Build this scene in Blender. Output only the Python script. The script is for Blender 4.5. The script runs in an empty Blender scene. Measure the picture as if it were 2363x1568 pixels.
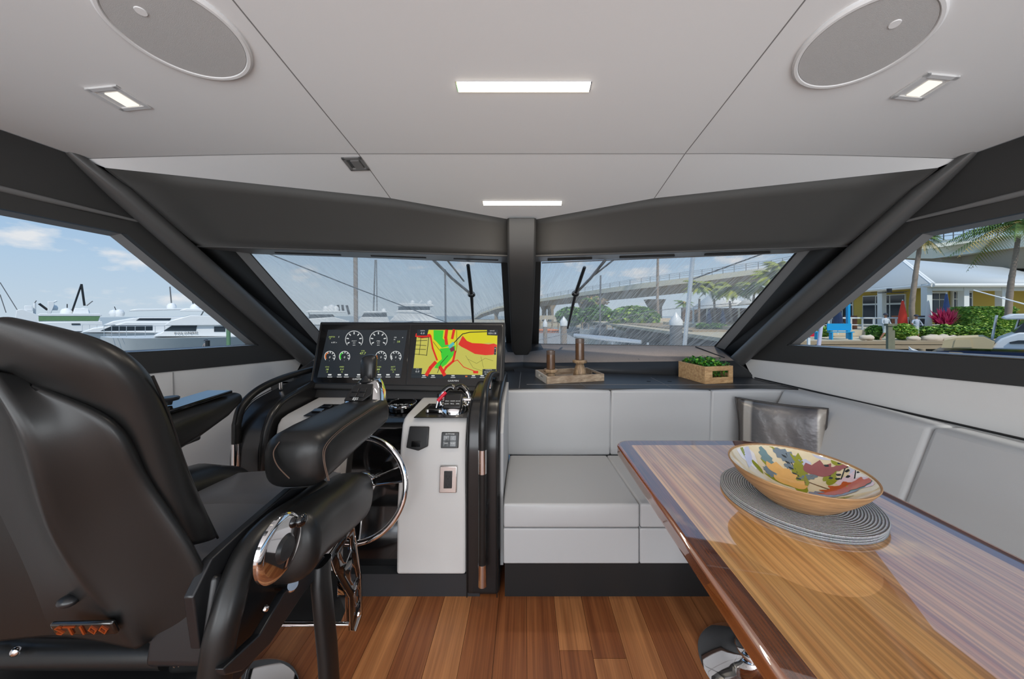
import bpy, bmesh, math, random
from mathutils import Vector, Matrix
random.seed(7)
SC = bpy.context.scene
COL = SC.collection
R = math.radians
# ---------------------------------------------------------------- camera, world, sun, exposure
F, CX, CY, HC = 760.0, 1212.0, 722.0, 1.25      # focal length in pixels, vanishing point, eye height
cam_d = bpy.data.cameras.new('camera'); cam = bpy.data.objects.new('camera', cam_d); COL.objects.link(cam)
cam.location = (0, 0, HC); cam.rotation_euler = (R(90), 0, 0)
cam_d.sensor_width = 36; cam_d.lens = 36 * F / 2363
cam_d.shift_x = -(CX - 1181.5) / 2363; cam_d.shift_y = -(784 - CY) / 2363
cam_d.clip_start = 0.02; cam_d.clip_end = 2000
SC.camera = cam
SC.view_settings.view_transform = 'Standard'; SC.view_settings.look = 'None'
SC.view_settings.exposure = 0.0; SC.view_settings.gamma = 1; SC.view_settings.use_curve_mapping = False
W = bpy.data.worlds.new('sky'); SC.world = W; W.use_nodes = True
wn, wl = W.node_tree.nodes, W.node_tree.links
wn.clear()
w_out = wn.new('ShaderNodeOutputWorld'); w_bg = wn.new('ShaderNodeBackground')
w_tc = wn.new('ShaderNodeTexCoord'); w_sep = wn.new('ShaderNodeSeparateXYZ')
w_ramp = wn.new('ShaderNodeValToRGB'); w_map = wn.new('ShaderNodeMapping')
w_noise = wn.new('ShaderNodeTexNoise'); w_cr = wn.new('ShaderNodeValToRGB'); w_mix = wn.new('ShaderNodeMixRGB')
wl.new(w_tc.outputs['Generated'], w_sep.inputs[0]); wl.new(w_sep.outputs['Z'], w_ramp.inputs[0])
e = w_ramp.color_ramp.elements
e[0].position = 0.0; e[0].color = (0.56, 0.66, 0.76, 1)
e[1].position = 0.5; e[1].color = (0.20, 0.38, 0.68, 1)
x = w_ramp.color_ramp.elements.new(0.10); x.color = (0.46, 0.61, 0.78, 1)
x = w_ramp.color_ramp.elements.new(0.22); x.color = (0.30, 0.49, 0.75, 1)
wl.new(w_tc.outputs['Generated'], w_map.inputs[0]); w_map.inputs['Scale'].default_value = (4.2, 4.2, 10.0)
w_map.inputs['Location'].default_value = (0.3, 1.7, 0.4)
wl.new(w_map.outputs[0], w_noise.inputs['Vector']); w_noise.inputs['Scale'].default_value = 1.6
w_noise.inputs['Detail'].default_value = 7; w_noise.inputs['Roughness'].default_value = 0.55
wl.new(w_noise.outputs['Fac'], w_cr.inputs[0])
w_cr.color_ramp.elements[0].position = 0.575; w_cr.color_ramp.elements[0].color = (0, 0, 0, 1)
w_cr.color_ramp.elements[1].position = 0.69; w_cr.color_ramp.elements[1].color = (1, 1, 1, 1)
wl.new(w_cr.outputs[0], w_mix.inputs[0]); wl.new(w_ramp.outputs[0], w_mix.inputs[1]); w_mix.inputs[2].default_value = (0.80, 0.81, 0.84, 1)
wl.new(w_mix.outputs[0], w_bg.inputs[0]); w_bg.inputs[1].default_value = 1.0
wl.new(w_bg.outputs[0], w_out.inputs[0])
sun_d = bpy.data.lights.new('sun', 'SUN'); sun_d.energy = 3.0; sun_d.angle = R(1.5); sun_d.color = (1, 0.96, 0.9)
sun = bpy.data.objects.new('sun', sun_d); COL.objects.link(sun)
sun.rotation_euler = Vector((-0.15, 0.60, -0.78)).to_track_quat('-Z', 'Y').to_euler(); sun.location = (0, -5, 20)
def area(name, loc, direction, sx, sy, power, color=(1, 1, 1)):
    d = bpy.data.lights.new(name, 'AREA'); d.shape = 'RECTANGLE'; d.size = sx; d.size_y = sy; d.energy = power; d.color = color
    o = bpy.data.objects.new(name, d); COL.objects.link(o); o.location = loc
    o.rotation_euler = Vector(direction).to_track_quat('-Z', 'Z').to_euler(); return o
# added fill light in the open aft end behind the camera, brightens the cabin
area('aft_fill_light', (0, -2.6, 1.15), (0, 1, 0.22), 3.2, 1.7, 80, (0.97, 0.985, 1.0))
# added fill lights beside the aft side windows, tilted up to lift the ceiling
for sx in (-1, 1): area('aft_side_fill_light', (sx*1.80, -1.35, 1.32), (-sx, 0.25, 0.62), 1.9, 0.5, 34, (0.94, 0.975, 1.0))

# ---------------------------------------------------------------- helpers
def P(px, py, Y): return Vector(((px - CX) / F * Y, Y, HC - (py - CY) / F * Y))
def PZ(px, py, z): return P(px, py, F * (HC - z) / (py - CY))
def cyc(a, n): return [a[i % len(a)] for i in range(n)]

def catmull(pts, k=6, closed=False):
    pts = [Vector(p) for p in pts]; n = len(pts); out = []
    segs = n if closed else n - 1
    for i in range(segs):
        if closed: p0, p1, p2, p3 = pts[(i-1) % n], pts[i], pts[(i+1) % n], pts[(i+2) % n]
        else: p0, p1, p2, p3 = pts[max(i-1, 0)], pts[i], pts[i+1], pts[min(i+2, n-1)]
        for j in range(k):
            t = j / k
            out.append(0.5 * ((2*p1) + (-p0+p2)*t + (2*p0-5*p1+4*p2-p3)*t*t + (-p0+3*p1-3*p2+p3)*t**3))
    if not closed: out.append(pts[-1].copy())
    return out

class MB:
    def __init__(s): s.v = []; s.f = []; s.m = []
    def add(s, vs, fs, mi=0):
        o = len(s.v); s.v += [Vector(p) for p in vs]
        for f in fs: s.f.append([o + i for i in f]); s.m.append(mi)
        return s
    def box(s, c, size, rot=None, mi=0, taper=None):
        hx, hy, hz = size[0]/2, size[1]/2, size[2]/2
        vs = [Vector((x*hx, y*hy, z*hz)) for z in (-1, 1) for x, y in ((-1,-1), (1,-1), (1,1), (-1,1))]
        if taper:
            for i in range(4, 8): vs[i].x *= taper[0]; vs[i].y *= taper[1]
        M = rot if rot else Matrix.Identity(3)
        return s.hexa([M @ p + Vector(c) for p in vs], mi)
    def hexa(s, p, mi=0):
        return s.add(p, [(3,2,1,0), (4,5,6,7), (0,1,5,4), (1,2,6,5), (2,3,7,6), (3,0,4,7)], mi)
    def prism(s, pts, off, mi=0):
        n = len(pts); off = Vector(off); a = [Vector(p) for p in pts]; b = [p + off for p in a]
        return s.add(a + b, [list(range(n))[::-1], list(range(n, 2*n))] + [(i, (i+1) % n, n+(i+1) % n, n+i) for i in range(n)], mi)
    def quad(s, a, b, c, d, th=0.0, mi=0):
        a, b, c, d = map(Vector, (a, b, c, d))
        if not th: return s.add([a, b, c, d], [(0,1,2,3)], mi)
        n = ((b-a).cross(d-a)); n = n.normalized() * th
        return s.hexa([a, b, c, d, a+n, b+n, c+n, d+n], mi)
    def tube(s, path, rad, n=12, closed=False, cap=True, mi=0, flat=None):
        path = [Vector(p) for p in path]; N = len(path); vs = []; fs = []
        rads = rad if isinstance(rad, (list, tuple)) else [rad]*N
        up = None
        for i, p in enumerate(path):
            if closed: t = path[(i+1) % N] - path[i-1]
            else: t = path[min(i+1, N-1)] - path[max(i-1, 0)]
            t = t.normalized() if t.length > 1e-9 else Vector((0, 0, 1))
            if up is None:
                up = Vector((0, 0, 1)) if abs(t.z) < 0.9 else Vector((1, 0, 0))
            u = (up - t * up.dot(t))
            u = u.normalized() if u.length > 1e-6 else t.orthogonal().normalized()
            up = u; w = t.cross(u)
            for k in range(n):
                a = 2*math.pi*k/n
                if flat: q = u*math.cos(a)*flat[0] + w*math.sin(a)*flat[1]
                else: q = u*math.cos(a) + w*math.sin(a)
                vs.append(p + q*rads[i])
        M = N if closed else N-1
        for i in range(M):
            for k in range(n):
                a = i*n+k; b = i*n+(k+1) % n; c = ((i+1) % N)*n+(k+1) % n; d = ((i+1) % N)*n+k
                fs.append((a, b, c, d))
        if cap and not closed: fs += [list(range(n))[::-1], list(range((N-1)*n, N*n))]
        return s.add(vs, fs, mi)
    def cyl(s, a, b, r, r2=None, n=16, mi=0): return s.tube([a, b], [r, r if r2 is None else r2], n=n, mi=mi)
    def lathe(s, prof, c, n=32, axis=None, mi=0, sx=1, sy=1):
        M = axis if axis else Matrix.Identity(3); c = Vector(c); vs = []; fs = []; m = len(prof)
        for i in range(n):
            a = 2*math.pi*i/n
            for r, z in prof: vs.append(c + M @ Vector((r*math.cos(a)*sx, r*math.sin(a)*sy, z)))
        for i in range(n):
            j = (i+1) % n
            for k in range(m-1):
                fs.append((i*m+k, j*m+k, j*m+k+1, i*m+k+1))
        return s.add(vs, fs, mi)
    def ball(s, c, r, n=16, m=10, rot=None, mi=0, pw=1.0):
        r = (r, r, r) if not isinstance(r, (tuple, list, Vector)) else r
        M = rot if rot else Matrix.Identity(3); c = Vector(c); vs = []; fs = []
        def sp(x): return math.copysign(abs(x)**pw, x)
        for j in range(m+1):
            ph = -math.pi/2 + math.pi*j/m
            for i in range(n):
                a = 2*math.pi*i/n
                vs.append(c + M @ Vector((r[0]*sp(math.cos(ph))*sp(math.cos(a)), r[1]*sp(math.cos(ph))*sp(math.sin(a)), r[2]*sp(math.sin(ph)))))
        for j in range(m):
            for i in range(n): fs.append((j*n+i, j*n+(i+1) % n, (j+1)*n+(i+1) % n, (j+1)*n+i))
        return s.add(vs, fs, mi)
    def loft(s, rings, cap=True, mi=0, closed_ring=True):
        n = len(rings[0]); vs = [p for r in rings for p in r]; fs = []
        for i in range(len(rings)-1):
            for k in range(n if closed_ring else n-1):
                fs.append((i*n+k, i*n+(k+1) % n, (i+1)*n+(k+1) % n, (i+1)*n+k))
        if cap and closed_ring: fs += [list(range(n))[::-1], list(range((len(rings)-1)*n, len(rings)*n))]
        return s.add(vs, fs, mi)
    def grid(s, rows, mi=0): return s.loft(rows, cap=False, mi=mi, closed_ring=False)
    def build(s, name, mats, parent=None, crease=None, bevel=0, seg=3, sub=0, angle=38, label=None, cat=None, group=None, kind=None, solid=0, loc=None, merge=False, bev_angle=30):
        if not isinstance(mats, (list, tuple)): mats = [mats]
        root = parent
        while root is not None and root.parent is not None: root = root.parent
        if root is not None: org = root.location.copy()
        elif loc is not None: org = Vector(loc)
        else:
            xs = [p.x for p in s.v]; ys = [p.y for p in s.v]; zs = [p.z for p in s.v]
            org = Vector(((min(xs)+max(xs))/2, (min(ys)+max(ys))/2, min(zs)))
        me = bpy.data.meshes.new(name)
        me.from_pydata([p - org for p in s.v], [], s.f)
        for m in mats: me.materials.append(m)
        me.polygons.foreach_set('material_index', s.m)
        bm = bmesh.new(); bm.from_mesh(me)
        if merge: bmesh.ops.remove_doubles(bm, verts=bm.verts, dist=1e-5)
        bmesh.ops.recalc_face_normals(bm, faces=bm.faces)
        bm.to_mesh(me); bm.free()
        me.polygons.foreach_set('use_smooth', [True]*len(me.polygons))
        if crease:
            at = me.attributes.new('crease_edge', 'FLOAT', 'EDGE')
            for ed in me.edges: at.data[ed.index].value = crease(*ed.vertices)
        try: me.set_sharp_from_angle(angle=R(angle))
        except Exception: pass
        o = bpy.data.objects.new(name, me); COL.objects.link(o)
        if root is not None: o.parent = parent
        else: o.location = org
        if solid: md = o.modifiers.new('s', 'SOLIDIFY'); md.thickness = solid; md.offset = 0
        if bevel:
            md = o.modifiers.new('b', 'BEVEL'); md.width = bevel; md.segments = seg; md.limit_method = 'ANGLE'; md.angle_limit = R(bev_angle)
            md.harden_normals = False
        if sub: md = o.modifiers.new('u', 'SUBSURF'); md.levels = sub; md.render_levels = sub
        return tag(o, label, cat, group, kind)

def tag(o, label=None, cat=None, group=None, kind=None):
    if label: o['label'] = label
    if cat: o['category'] = cat
    if group: o['group'] = group
    if kind: o['kind'] = kind
    return o
def thing(name, loc, label, cat, group=None):
    o = bpy.data.objects.new(name, None); COL.objects.link(o); o.location = loc; o.empty_display_size = 0.1
    return tag(o, label, cat, group)
def dup(root, loc, rotz=None, label=None, scale=None):
    def cp(o, par):
        c = o.copy(); COL.objects.link(c); c.parent = par
        for ch in list(o.children): cp(ch, c)
        return c
    r = cp(root, None); r.location = loc
    if rotz is not None: r.rotation_euler = (0, 0, rotz)
    if scale: r.scale = scale
    if label: r['label'] = label
    return r

def basis(right, up):
    r = Vector(right).normalized(); u = Vector(up).normalized(); n = r.cross(u)
    return Matrix((r, u, n)).transposed()
def text(mb, s, pos, right, up, size, mi=0, depth=0.0006, align='CENTER', sx=1):
    cu = bpy.data.curves.new('t', 'FONT'); cu.body = s; cu.size = size; cu.extrude = depth; cu.align_x = align; cu.align_y = 'CENTER'; cu.resolution_u = 1
    ob = bpy.data.objects.new('t', cu); COL.objects.link(ob)
    dg = bpy.context.evaluated_depsgraph_get(); dg.update()
    me = bpy.data.meshes.new_from_object(ob.evaluated_get(dg))
    M = basis(right, up)
    mb.add([M @ Vector((v.co.x*sx, v.co.y, v.co.z)) + Vector(pos) for v in me.vertices], [list(p.vertices) for p in me.polygons], mi)
    bpy.data.objects.remove(ob); bpy.data.curves.remove(cu); bpy.data.meshes.remove(me)

# ---------------------------------------------------------------- materials
def srgb(r, g, b):
    f = lambda c: (c/255/12.92) if c/255 <= 0.04045 else ((c/255+0.055)/1.055)**2.4
    return (f(r), f(g), f(b), 1)
def mat(name, col, rough=0.5, metal=0, coat=0, coat_rough=0.05, var=0.06, vscale=4, bump=0, bscale=200, emit=None, estr=1, spec=0.5, sheen=0, stretch=(1, 1, 1), crough=None):
    m = bpy.data.materials.new(name); m.use_nodes = True; nt = m.node_tree; b = nt.nodes['Principled BSDF']
    col = tuple(col[:3]) + (1,)
    tc = nt.nodes.new('ShaderNodeTexCoord'); mp = nt.nodes.new('ShaderNodeMapping'); nt.links.new(tc.outputs['Object'], mp.inputs[0])
    mp.inputs['Scale'].default_value = stretch
    if var:
        n = nt.nodes.new('ShaderNodeTexNoise'); n.inputs['Scale'].default_value = vscale; n.inputs['Detail'].default_value = 4
        nt.links.new(mp.outputs[0], n.inputs['Vector'])
        mx = nt.nodes.new('ShaderNodeMixRGB'); mx.inputs[1].default_value = tuple(c*(1-var) for c in col[:3]) + (1,)
        mx.inputs[2].default_value = tuple(min(1, c*(1+var)) for c in col[:3]) + (1,)
        nt.links.new(n.outputs['Fac'], mx.inputs[0]); nt.links.new(mx.outputs[0], b.inputs['Base Color'])
    else: b.inputs['Base Color'].default_value = col
    b.inputs['Roughness'].default_value = rough; b.inputs['Metallic'].default_value = metal
    b.inputs['Coat Weight'].default_value = coat; b.inputs['Coat Roughness'].default_value = coat_rough
    b.inputs['Specular IOR Level'].default_value = spec; b.inputs['Sheen Weight'].default_value = sheen
    if bump:
        n2 = nt.nodes.new('ShaderNodeTexNoise'); n2.inputs['Scale'].default_value = bscale; n2.inputs['Detail'].default_value = 2
        nt.links.new(mp.outputs[0], n2.inputs['Vector'])
        bp = nt.nodes.new('ShaderNodeBump'); bp.inputs['Strength'].default_value = bump; bp.inputs['Distance'].default_value = 0.002
        nt.links.new(n2.outputs['Fac'], bp.inputs['Height']); nt.links.new(bp.outputs[0], b.inputs['Normal'])
    if emit: b.inputs['Emission Color'].default_value = tuple(emit[:3]) + (1,); b.inputs['Emission Strength'].default_value = estr
    return m
def wood(name, c1, c2, scale=(30, 1.2, 30), rough=0.35, coat=0, dark=None, coat_rough=0.02, streak=0.5, fine=1.0):
    m = bpy.data.materials.new(name); m.use_nodes = True; nt = m.node_tree; b = nt.nodes['Principled BSDF']
    tc = nt.nodes.new('ShaderNodeTexCoord'); mp = nt.nodes.new('ShaderNodeMapping'); nt.links.new(tc.outputs['Object'], mp.inputs[0])
    mp.inputs['Scale'].default_value = scale
    n = nt.nodes.new('ShaderNodeTexNoise'); n.inputs['Scale'].default_value = 1.0; n.inputs['Detail'].default_value = 6; n.inputs['Distortion'].default_value = 0.35
    nt.links.new(mp.outputs[0], n.inputs['Vector'])
    cr = nt.nodes.new('ShaderNodeValToRGB'); nt.links.new(n.outputs['Fac'], cr.inputs[0])
    cr.color_ramp.elements[0].position = 0.35; cr.color_ramp.elements[0].color = tuple(c1[:3]) + (1,)
    cr.color_ramp.elements[1].position = 0.65; cr.color_ramp.elements[1].color = tuple(c2[:3]) + (1,)
    mp2 = nt.nodes.new('ShaderNodeMapping'); nt.links.new(tc.outputs['Object'], mp2.inputs[0])
    mp2.inputs['Scale'].default_value = tuple(a*b2 for a, b2 in zip(scale, (5, 2.2, 5)))
    n2 = nt.nodes.new('ShaderNodeTexNoise'); n2.inputs['Scale'].default_value = 1.0; n2.inputs['Detail'].default_value = 3
    nt.links.new(mp2.outputs[0], n2.inputs['Vector'])
    cr2 = nt.nodes.new('ShaderNodeValToRGB'); nt.links.new(n2.outputs['Fac'], cr2.inputs[0])
    cr2.color_ramp.elements[0].position = 0.42; cr2.color_ramp.elements[0].color = (1-streak, 1-streak, 1-streak, 1)
    cr2.color_ramp.elements[1].position = 0.58; cr2.color_ramp.elements[1].color = (1, 1, 1, 1)
    mx = nt.nodes.new('ShaderNodeMixRGB'); mx.blend_type = 'MULTIPLY'; mx.inputs[0].default_value = fine
    nt.links.new(cr.outputs[0], mx.inputs[1]); nt.links.new(cr2.outputs[0], mx.inputs[2]); nt.links.new(mx.outputs[0], b.inputs['Base Color'])
    b.inputs['Roughness'].default_value = rough; b.inputs['Coat Weight'].default_value = coat; b.inputs['Coat Roughness'].default_value = coat_rough
    if coat > .9: b.inputs['Coat IOR'].default_value = 3.0
    return m
M = {}
M['vinyl'] = mat('grey_vinyl', srgb(178, 179, 180), 0.46, var=0.02, bump=0.08, bscale=500)
M['vinyl_wall'] = mat('grey_wall_vinyl', srgb(205, 205, 204), 0.55, var=0.015, bump=0.05, bscale=400)
M['ceil'] = mat('headliner', srgb(217, 218, 219), 0.6, var=0.012, vscale=2, bump=0.05, bscale=300)
M['seam'] = mat('seam_shadow_line', srgb(120, 120, 120), 0.6)
M['black'] = mat('matte_black_trim', srgb(46, 46, 46), 0.5, var=0.08, vscale=3, bump=0.04, bscale=500)
M['black_soft'] = mat('soffit_black_fabric', srgb(58, 57, 55), 0.62, var=0.18, vscale=2.0, bump=0.06, bscale=300, sheen=0.1)
M['tube'] = mat('pillar_black', srgb(72, 72, 72), 0.36, var=0.04)
M['frame'] = mat('window_frame_grey', srgb(110, 110, 110), 0.4, var=0.04)
M['dash'] = mat('dash_top_black', srgb(52, 53, 55), 0.42, var=0.10, vscale=6, bump=0.10, bscale=350)
M['toe'] = mat('toe_kick_black', srgb(20, 20, 21), 0.55)
M['kick'] = mat('kick_plate_slate', srgb(42, 44, 47), 0.5)
M['leather'] = mat('black_leather', srgb(25, 25, 25), 0.36, var=0.08, vscale=6, bump=0.035, bscale=520, spec=0.42)
M['leather_side'] = mat('side_wing_leather', srgb(30, 30, 31), 0.26, var=0.05, spec=0.6)
M['seat_leather'] = mat('grey_black_leather', srgb(104, 104, 107), 0.36, var=0.06, vscale=30, bump=0.12, bscale=420)
M['stitch'] = mat('brown_stitching', srgb(84, 64, 52), 0.6)
M['gloss'] = mat('gloss_black', srgb(12, 12, 13), 0.12, coat=0.6, var=0)
M['metal_black'] = mat('black_painted_metal', srgb(28, 29, 31), 0.32, var=0.05)
M['chrome'] = mat('chrome', (0.86, 0.86, 0.87), 0.05, 1, var=0)
M['steel'] = mat('brushed_steel', (0.62, 0.60, 0.58), 0.22, 1, var=0.05, vscale=60)
M['panel'] = mat('instrument_panel_black', srgb(30, 30, 31), 0.35, var=0.03)
M['red'] = mat('red_plastic', srgb(205, 22, 50), 0.4)
M['white'] = mat('white_print', srgb(225, 228, 228), 0.5, var=0)
M['pod'] = mat('console_grey_vinyl', srgb(205, 204, 202), 0.5, var=0.02, bump=0.06, bscale=400)
M['teak1'] = wood('teak_plank_red', srgb(128, 72, 38), srgb(160, 98, 56), streak=0.22, rough=0.42)
M['teak2'] = wood('teak_plank_brown', srgb(142, 86, 48), srgb(176, 114, 68), streak=0.2, rough=0.42)
M['teak3'] = wood('teak_plank_light', srgb(158, 100, 58), srgb(192, 130, 80), streak=0.18, rough=0.42)
M['caulk'] = mat('plank_caulk', srgb(40, 24, 16), 0.6)
M['table'] = wood('table_zebra_wood', srgb(190, 128, 68), srgb(232, 178, 110), scale=(26, 0.9, 20), rough=0.3, coat=1.0, streak=0.34)
M['tborder'] = wood('table_border_mahogany', srgb(92, 46, 18), srgb(126, 68, 28), scale=(60, 3, 60), rough=0.3, coat=1.0, streak=0.35)
M['tedge'] = wood('table_edge_mahogany', srgb(130, 66, 22), srgb(160, 88, 36), scale=(50, 2, 50), rough=0.25, coat=1.0, streak=0.3)
M['rustic'] = wood('grey_rustic_wood', srgb(150, 128, 106), srgb(186, 166, 142), scale=(8, 60, 60), rough=0.7, streak=0.2)
M['pine'] = wood('pale_pine', srgb(180, 140, 96), srgb(214, 176, 128), scale=(10, 60, 60), rough=0.6, streak=0.18)
M['turned'] = wood('turned_wood', srgb(132, 104, 74), srgb(178, 152, 120), scale=(30, 30, 8), rough=0.5, streak=0.3)
M['bowlwood'] = wood('bowl_wood', srgb(150, 112, 74), srgb(188, 148, 102), scale=(6, 6, 90), rough=0.5, coat=0.1, streak=0.2)
M['candle'] = mat('brown_candle', srgb(92, 66, 46), 0.25, var=0.2, vscale=30, coat=0.4)
M['smoke'] = mat('smoked_glass_rim', srgb(96, 82, 74), 0.2, var=0.1)
def emis(name, col, s=1.0):
    m = bpy.data.materials.new(name); m.use_nodes = True; nt = m.node_tree; b = nt.nodes['Principled BSDF']
    b.inputs['Base Color'].default_value = (0.01, 0.01, 0.01, 1); b.inputs['Roughness'].default_value = 0.15
    b.inputs['Emission Color'].default_value = tuple(col[:3]) + (1,); b.inputs['Emission Strength'].default_value = s
    return m
M['lamp'] = emis('warm_lamp', (1, 0.90, 0.72), 5.0)
M['lamp_dim'] = emis('reflector_lamp', (1, 0.93, 0.80), 1.15)
M['bezel'] = mat('satin_silver_bezel', srgb(214, 214, 214), .3, metal=.15, var=0)
def glass(name, tint, refl=0.12):
    m = bpy.data.materials.new(name); m.use_nodes = True; nt = m.node_tree; nt.nodes.clear()
    o = nt.nodes.new('ShaderNodeOutputMaterial'); t = nt.nodes.new('ShaderNodeBsdfTransparent'); g = nt.nodes.new('ShaderNodeBsdfGlossy')
    t.inputs[0].default_value = tuple(tint) + (1,); g.inputs['Roughness'].default_value = 0.02
    lw = nt.nodes.new('ShaderNodeLayerWeight'); lw.inputs[0].default_value = refl
    mul = nt.nodes.new('ShaderNodeMath'); mul.operation = 'MULTIPLY'; mul.inputs[1].default_value = 0.35
    mx = nt.nodes.new('ShaderNodeMixShader'); nt.links.new(lw.outputs['Fresnel'], mul.inputs[0]); nt.links.new(mul.outputs[0], mx.inputs[0])
    nt.links.new(t.outputs[0], mx.inputs[1]); nt.links.new(g.outputs[0], mx.inputs[2]); nt.links.new(mx.outputs[0], o.inputs[0])
    return m
M['glass'] = glass('side_window_glass', (0.96, 0.98, 0.98))
# windscreen glass under a fine sunshade mesh: diagonal weave streaks, see-through
def mesh_glass(name, cov, base, ang, trans):
    m = bpy.data.materials.new(name); m.use_nodes = True; nt = m.node_tree; nt.nodes.clear()
    o = nt.nodes.new('ShaderNodeOutputMaterial'); t = nt.nodes.new('ShaderNodeBsdfTransparent')
    tl = nt.nodes.new('ShaderNodeBsdfTranslucent'); df = nt.nodes.new('ShaderNodeBsdfDiffuse'); ad = nt.nodes.new('ShaderNodeMixShader')
    t.inputs[0].default_value = trans + (1,); tl.inputs[0].default_value = base + (1,); df.inputs[0].default_value = base + (1,)
    ad.inputs[0].default_value = 0.5; nt.links.new(tl.outputs[0], ad.inputs[1]); nt.links.new(df.outputs[0], ad.inputs[2])
    tc = nt.nodes.new('ShaderNodeTexCoord'); mp = nt.nodes.new('ShaderNodeMapping'); nt.links.new(tc.outputs['Object'], mp.inputs[0])
    mp.inputs['Rotation'].default_value = (0, R(ang), 0); 
    mp2 = nt.nodes.new('ShaderNodeMapping'); nt.links.new(mp.outputs[0], mp2.inputs[0]); mp2.inputs['Scale'].default_value = (140, 4, 9)
    n = nt.nodes.new('ShaderNodeTexNoise'); n.inputs['Scale'].default_value = 1; n.inputs['Detail'].default_value = 3; nt.links.new(mp2.outputs[0], n.inputs['Vector'])
    cr = nt.nodes.new('ShaderNodeValToRGB'); nt.links.new(n.outputs['Fac'], cr.inputs[0])
    cr.color_ramp.elements[0].position = 0.35; cr.color_ramp.elements[0].color = (cov[0],)*3 + (1,)
    cr.color_ramp.elements[1].position = 0.72; cr.color_ramp.elements[1].color = (cov[1],)*3 + (1,)
    mx = nt.nodes.new('ShaderNodeMixShader'); nt.links.new(cr.outputs[0], mx.inputs[0])
    nt.links.new(t.outputs[0], mx.inputs[1]); nt.links.new(ad.outputs[0], mx.inputs[2]); nt.links.new(mx.outputs[0], o.inputs[0])
    return m
M['wsL'] = mesh_glass('windscreen_mesh_left', (0.26, 0.60), (0.80, 0.81, 0.76), 25, (0.84, 0.83, 0.79))
M['wsR'] = mesh_glass('windscreen_mesh_right', (0.14, 0.48), (0.80, 0.81, 0.78), -25, (0.90, 0.89, 0.86))
M['cover'] = mat('brown_grey_mesh_cover', srgb(140, 128, 120), 0.8, var=0.22, vscale=60, stretch=(4, 1, 1), bump=0.2, bscale=300)
# ================================================================ cabin shell
X0 = -0.015
def wx(Y, z):
    y = max(Y, 1.0)
    lo = 1.80 - 0.167*(y-1.18); up = 1.765 - 0.02*(y-1.18)
    t = (z-0.79)/1.08
    return lo + (up-lo)*t
def wp(s, Y, z, out=0.0): return Vector((X0 + s*(wx(Y, z)+out), Y, z))
def mir(p): return Vector((2*X0 - p[0], p[1], p[2]))
def side(p, s): return Vector(p) if s > 0 else mir(p)
def wallpoly(name, s, pts, m, th=0.06, **k):
    mb = MB(); a = [wp(s, y, z) for y, z in pts]; b = [wp(s, y, z, th) for y, z in pts]; n = len(pts)
    mb.add(a+b, [list(range(n)), list(range(n, 2*n))[::-1]] + [(i, (i+1) % n, n+(i+1) % n, n+i) for i in range(n)])
    return mb.build(name, m, **k)
# floor: teak planks 12 cm wide, seams along the boat
mb = MB(); mb.box((0, -0.35, -0.03), (4.0, 4.7, 0.05), mi=3)
k0 = -16
for k in range(k0, 17):
    x0 = 0.006 + 0.12*k; joints = {1: [1.218], 2: [1.19], -3: [0.45], 4: [0.1], -6: [0.9], 6: [0.6]}.get(k, [])
    ys = [-2.6] + joints[::-1] + [1.98]
    ys = sorted(ys)
    for j in range(len(ys)-1):
        mi = [1, 0, 2, 1, 0, 2, 0, 1][(k*3 + j*2 + k*k) % 8]
        if k == 1 and j == 1: mi = 2
        if k in (-1, 0): mi = 0
        mb.box((x0+0.06, (ys[j]+ys[j+1])/2, -0.003), (0.1185, ys[j+1]-ys[j]-0.0016, 0.006), mi=mi)
floor = mb.build('floor', [M['teak1'], M['teak2'], M['teak3'], M['caulk']], kind='structure')

# ceiling: centre panel, side panels, forward panels that drop toward the bow
def cz(ax, Y):
    if Y < 0.55: c = HC + 0.865 - 0.139*0.55 + (0.55-Y)*0.03
    elif Y < 1.391: c = HC + 0.865 - 0.139*Y
    else: c = HC + 0.978 - 0.22*Y
    return c
def cpoint(ax, r):                      # ax: 0..1.76 half width, r: row key
    if ax <= 0.69: t = 0
    else: t = (ax-0.69)/(1.765-0.69)
    Yc, Ye = ROWS[r]
    if r == 'front': Y = 1.971 - (0.619)*ax/1.72; z0 = cz(0, Y) if ax <= .69 else cz(0, 1.723)
    else: Y = Yc + (Ye-Yc)*t; z0 = cz(0, Yc)
    ze = 1.87 if r != 'front' else 1.846
    z = z0 + (ze - z0)*(t**1.35)
    return Vector((ax, Y, z))
ROWS = {'aft': (-2.6, -2.6), 'a': (0.0, 0.0), 'b': (0.55, 0.5), 'c': (1.0, 0.95), 'd': (1.391, 1.325), 'front': (0, 0)}
AX = [0, 0.3, 0.69, 0.75, 0.85, 0.95, 1.05, 1.15, 1.3, 1.45, 1.58, 1.70, 1.765]
mb = MB(); rows = []
for r in ['aft', 'a', 'b', 'c', 'd', 'front']:
    row = [cpoint(a, r) for a in AX]
    full = [Vector((X0 - p.x, p.y, p.z)) for p in row[:0:-1]] + [Vector((X0 + p.x, p.y, p.z)) for p in row]
    rows.append(full)
mb.grid(rows[:5]); mb.grid(rows[4:])
ceil = mb.build('ceiling', M['ceil'], kind='structure', angle=20, merge=False)
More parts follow.
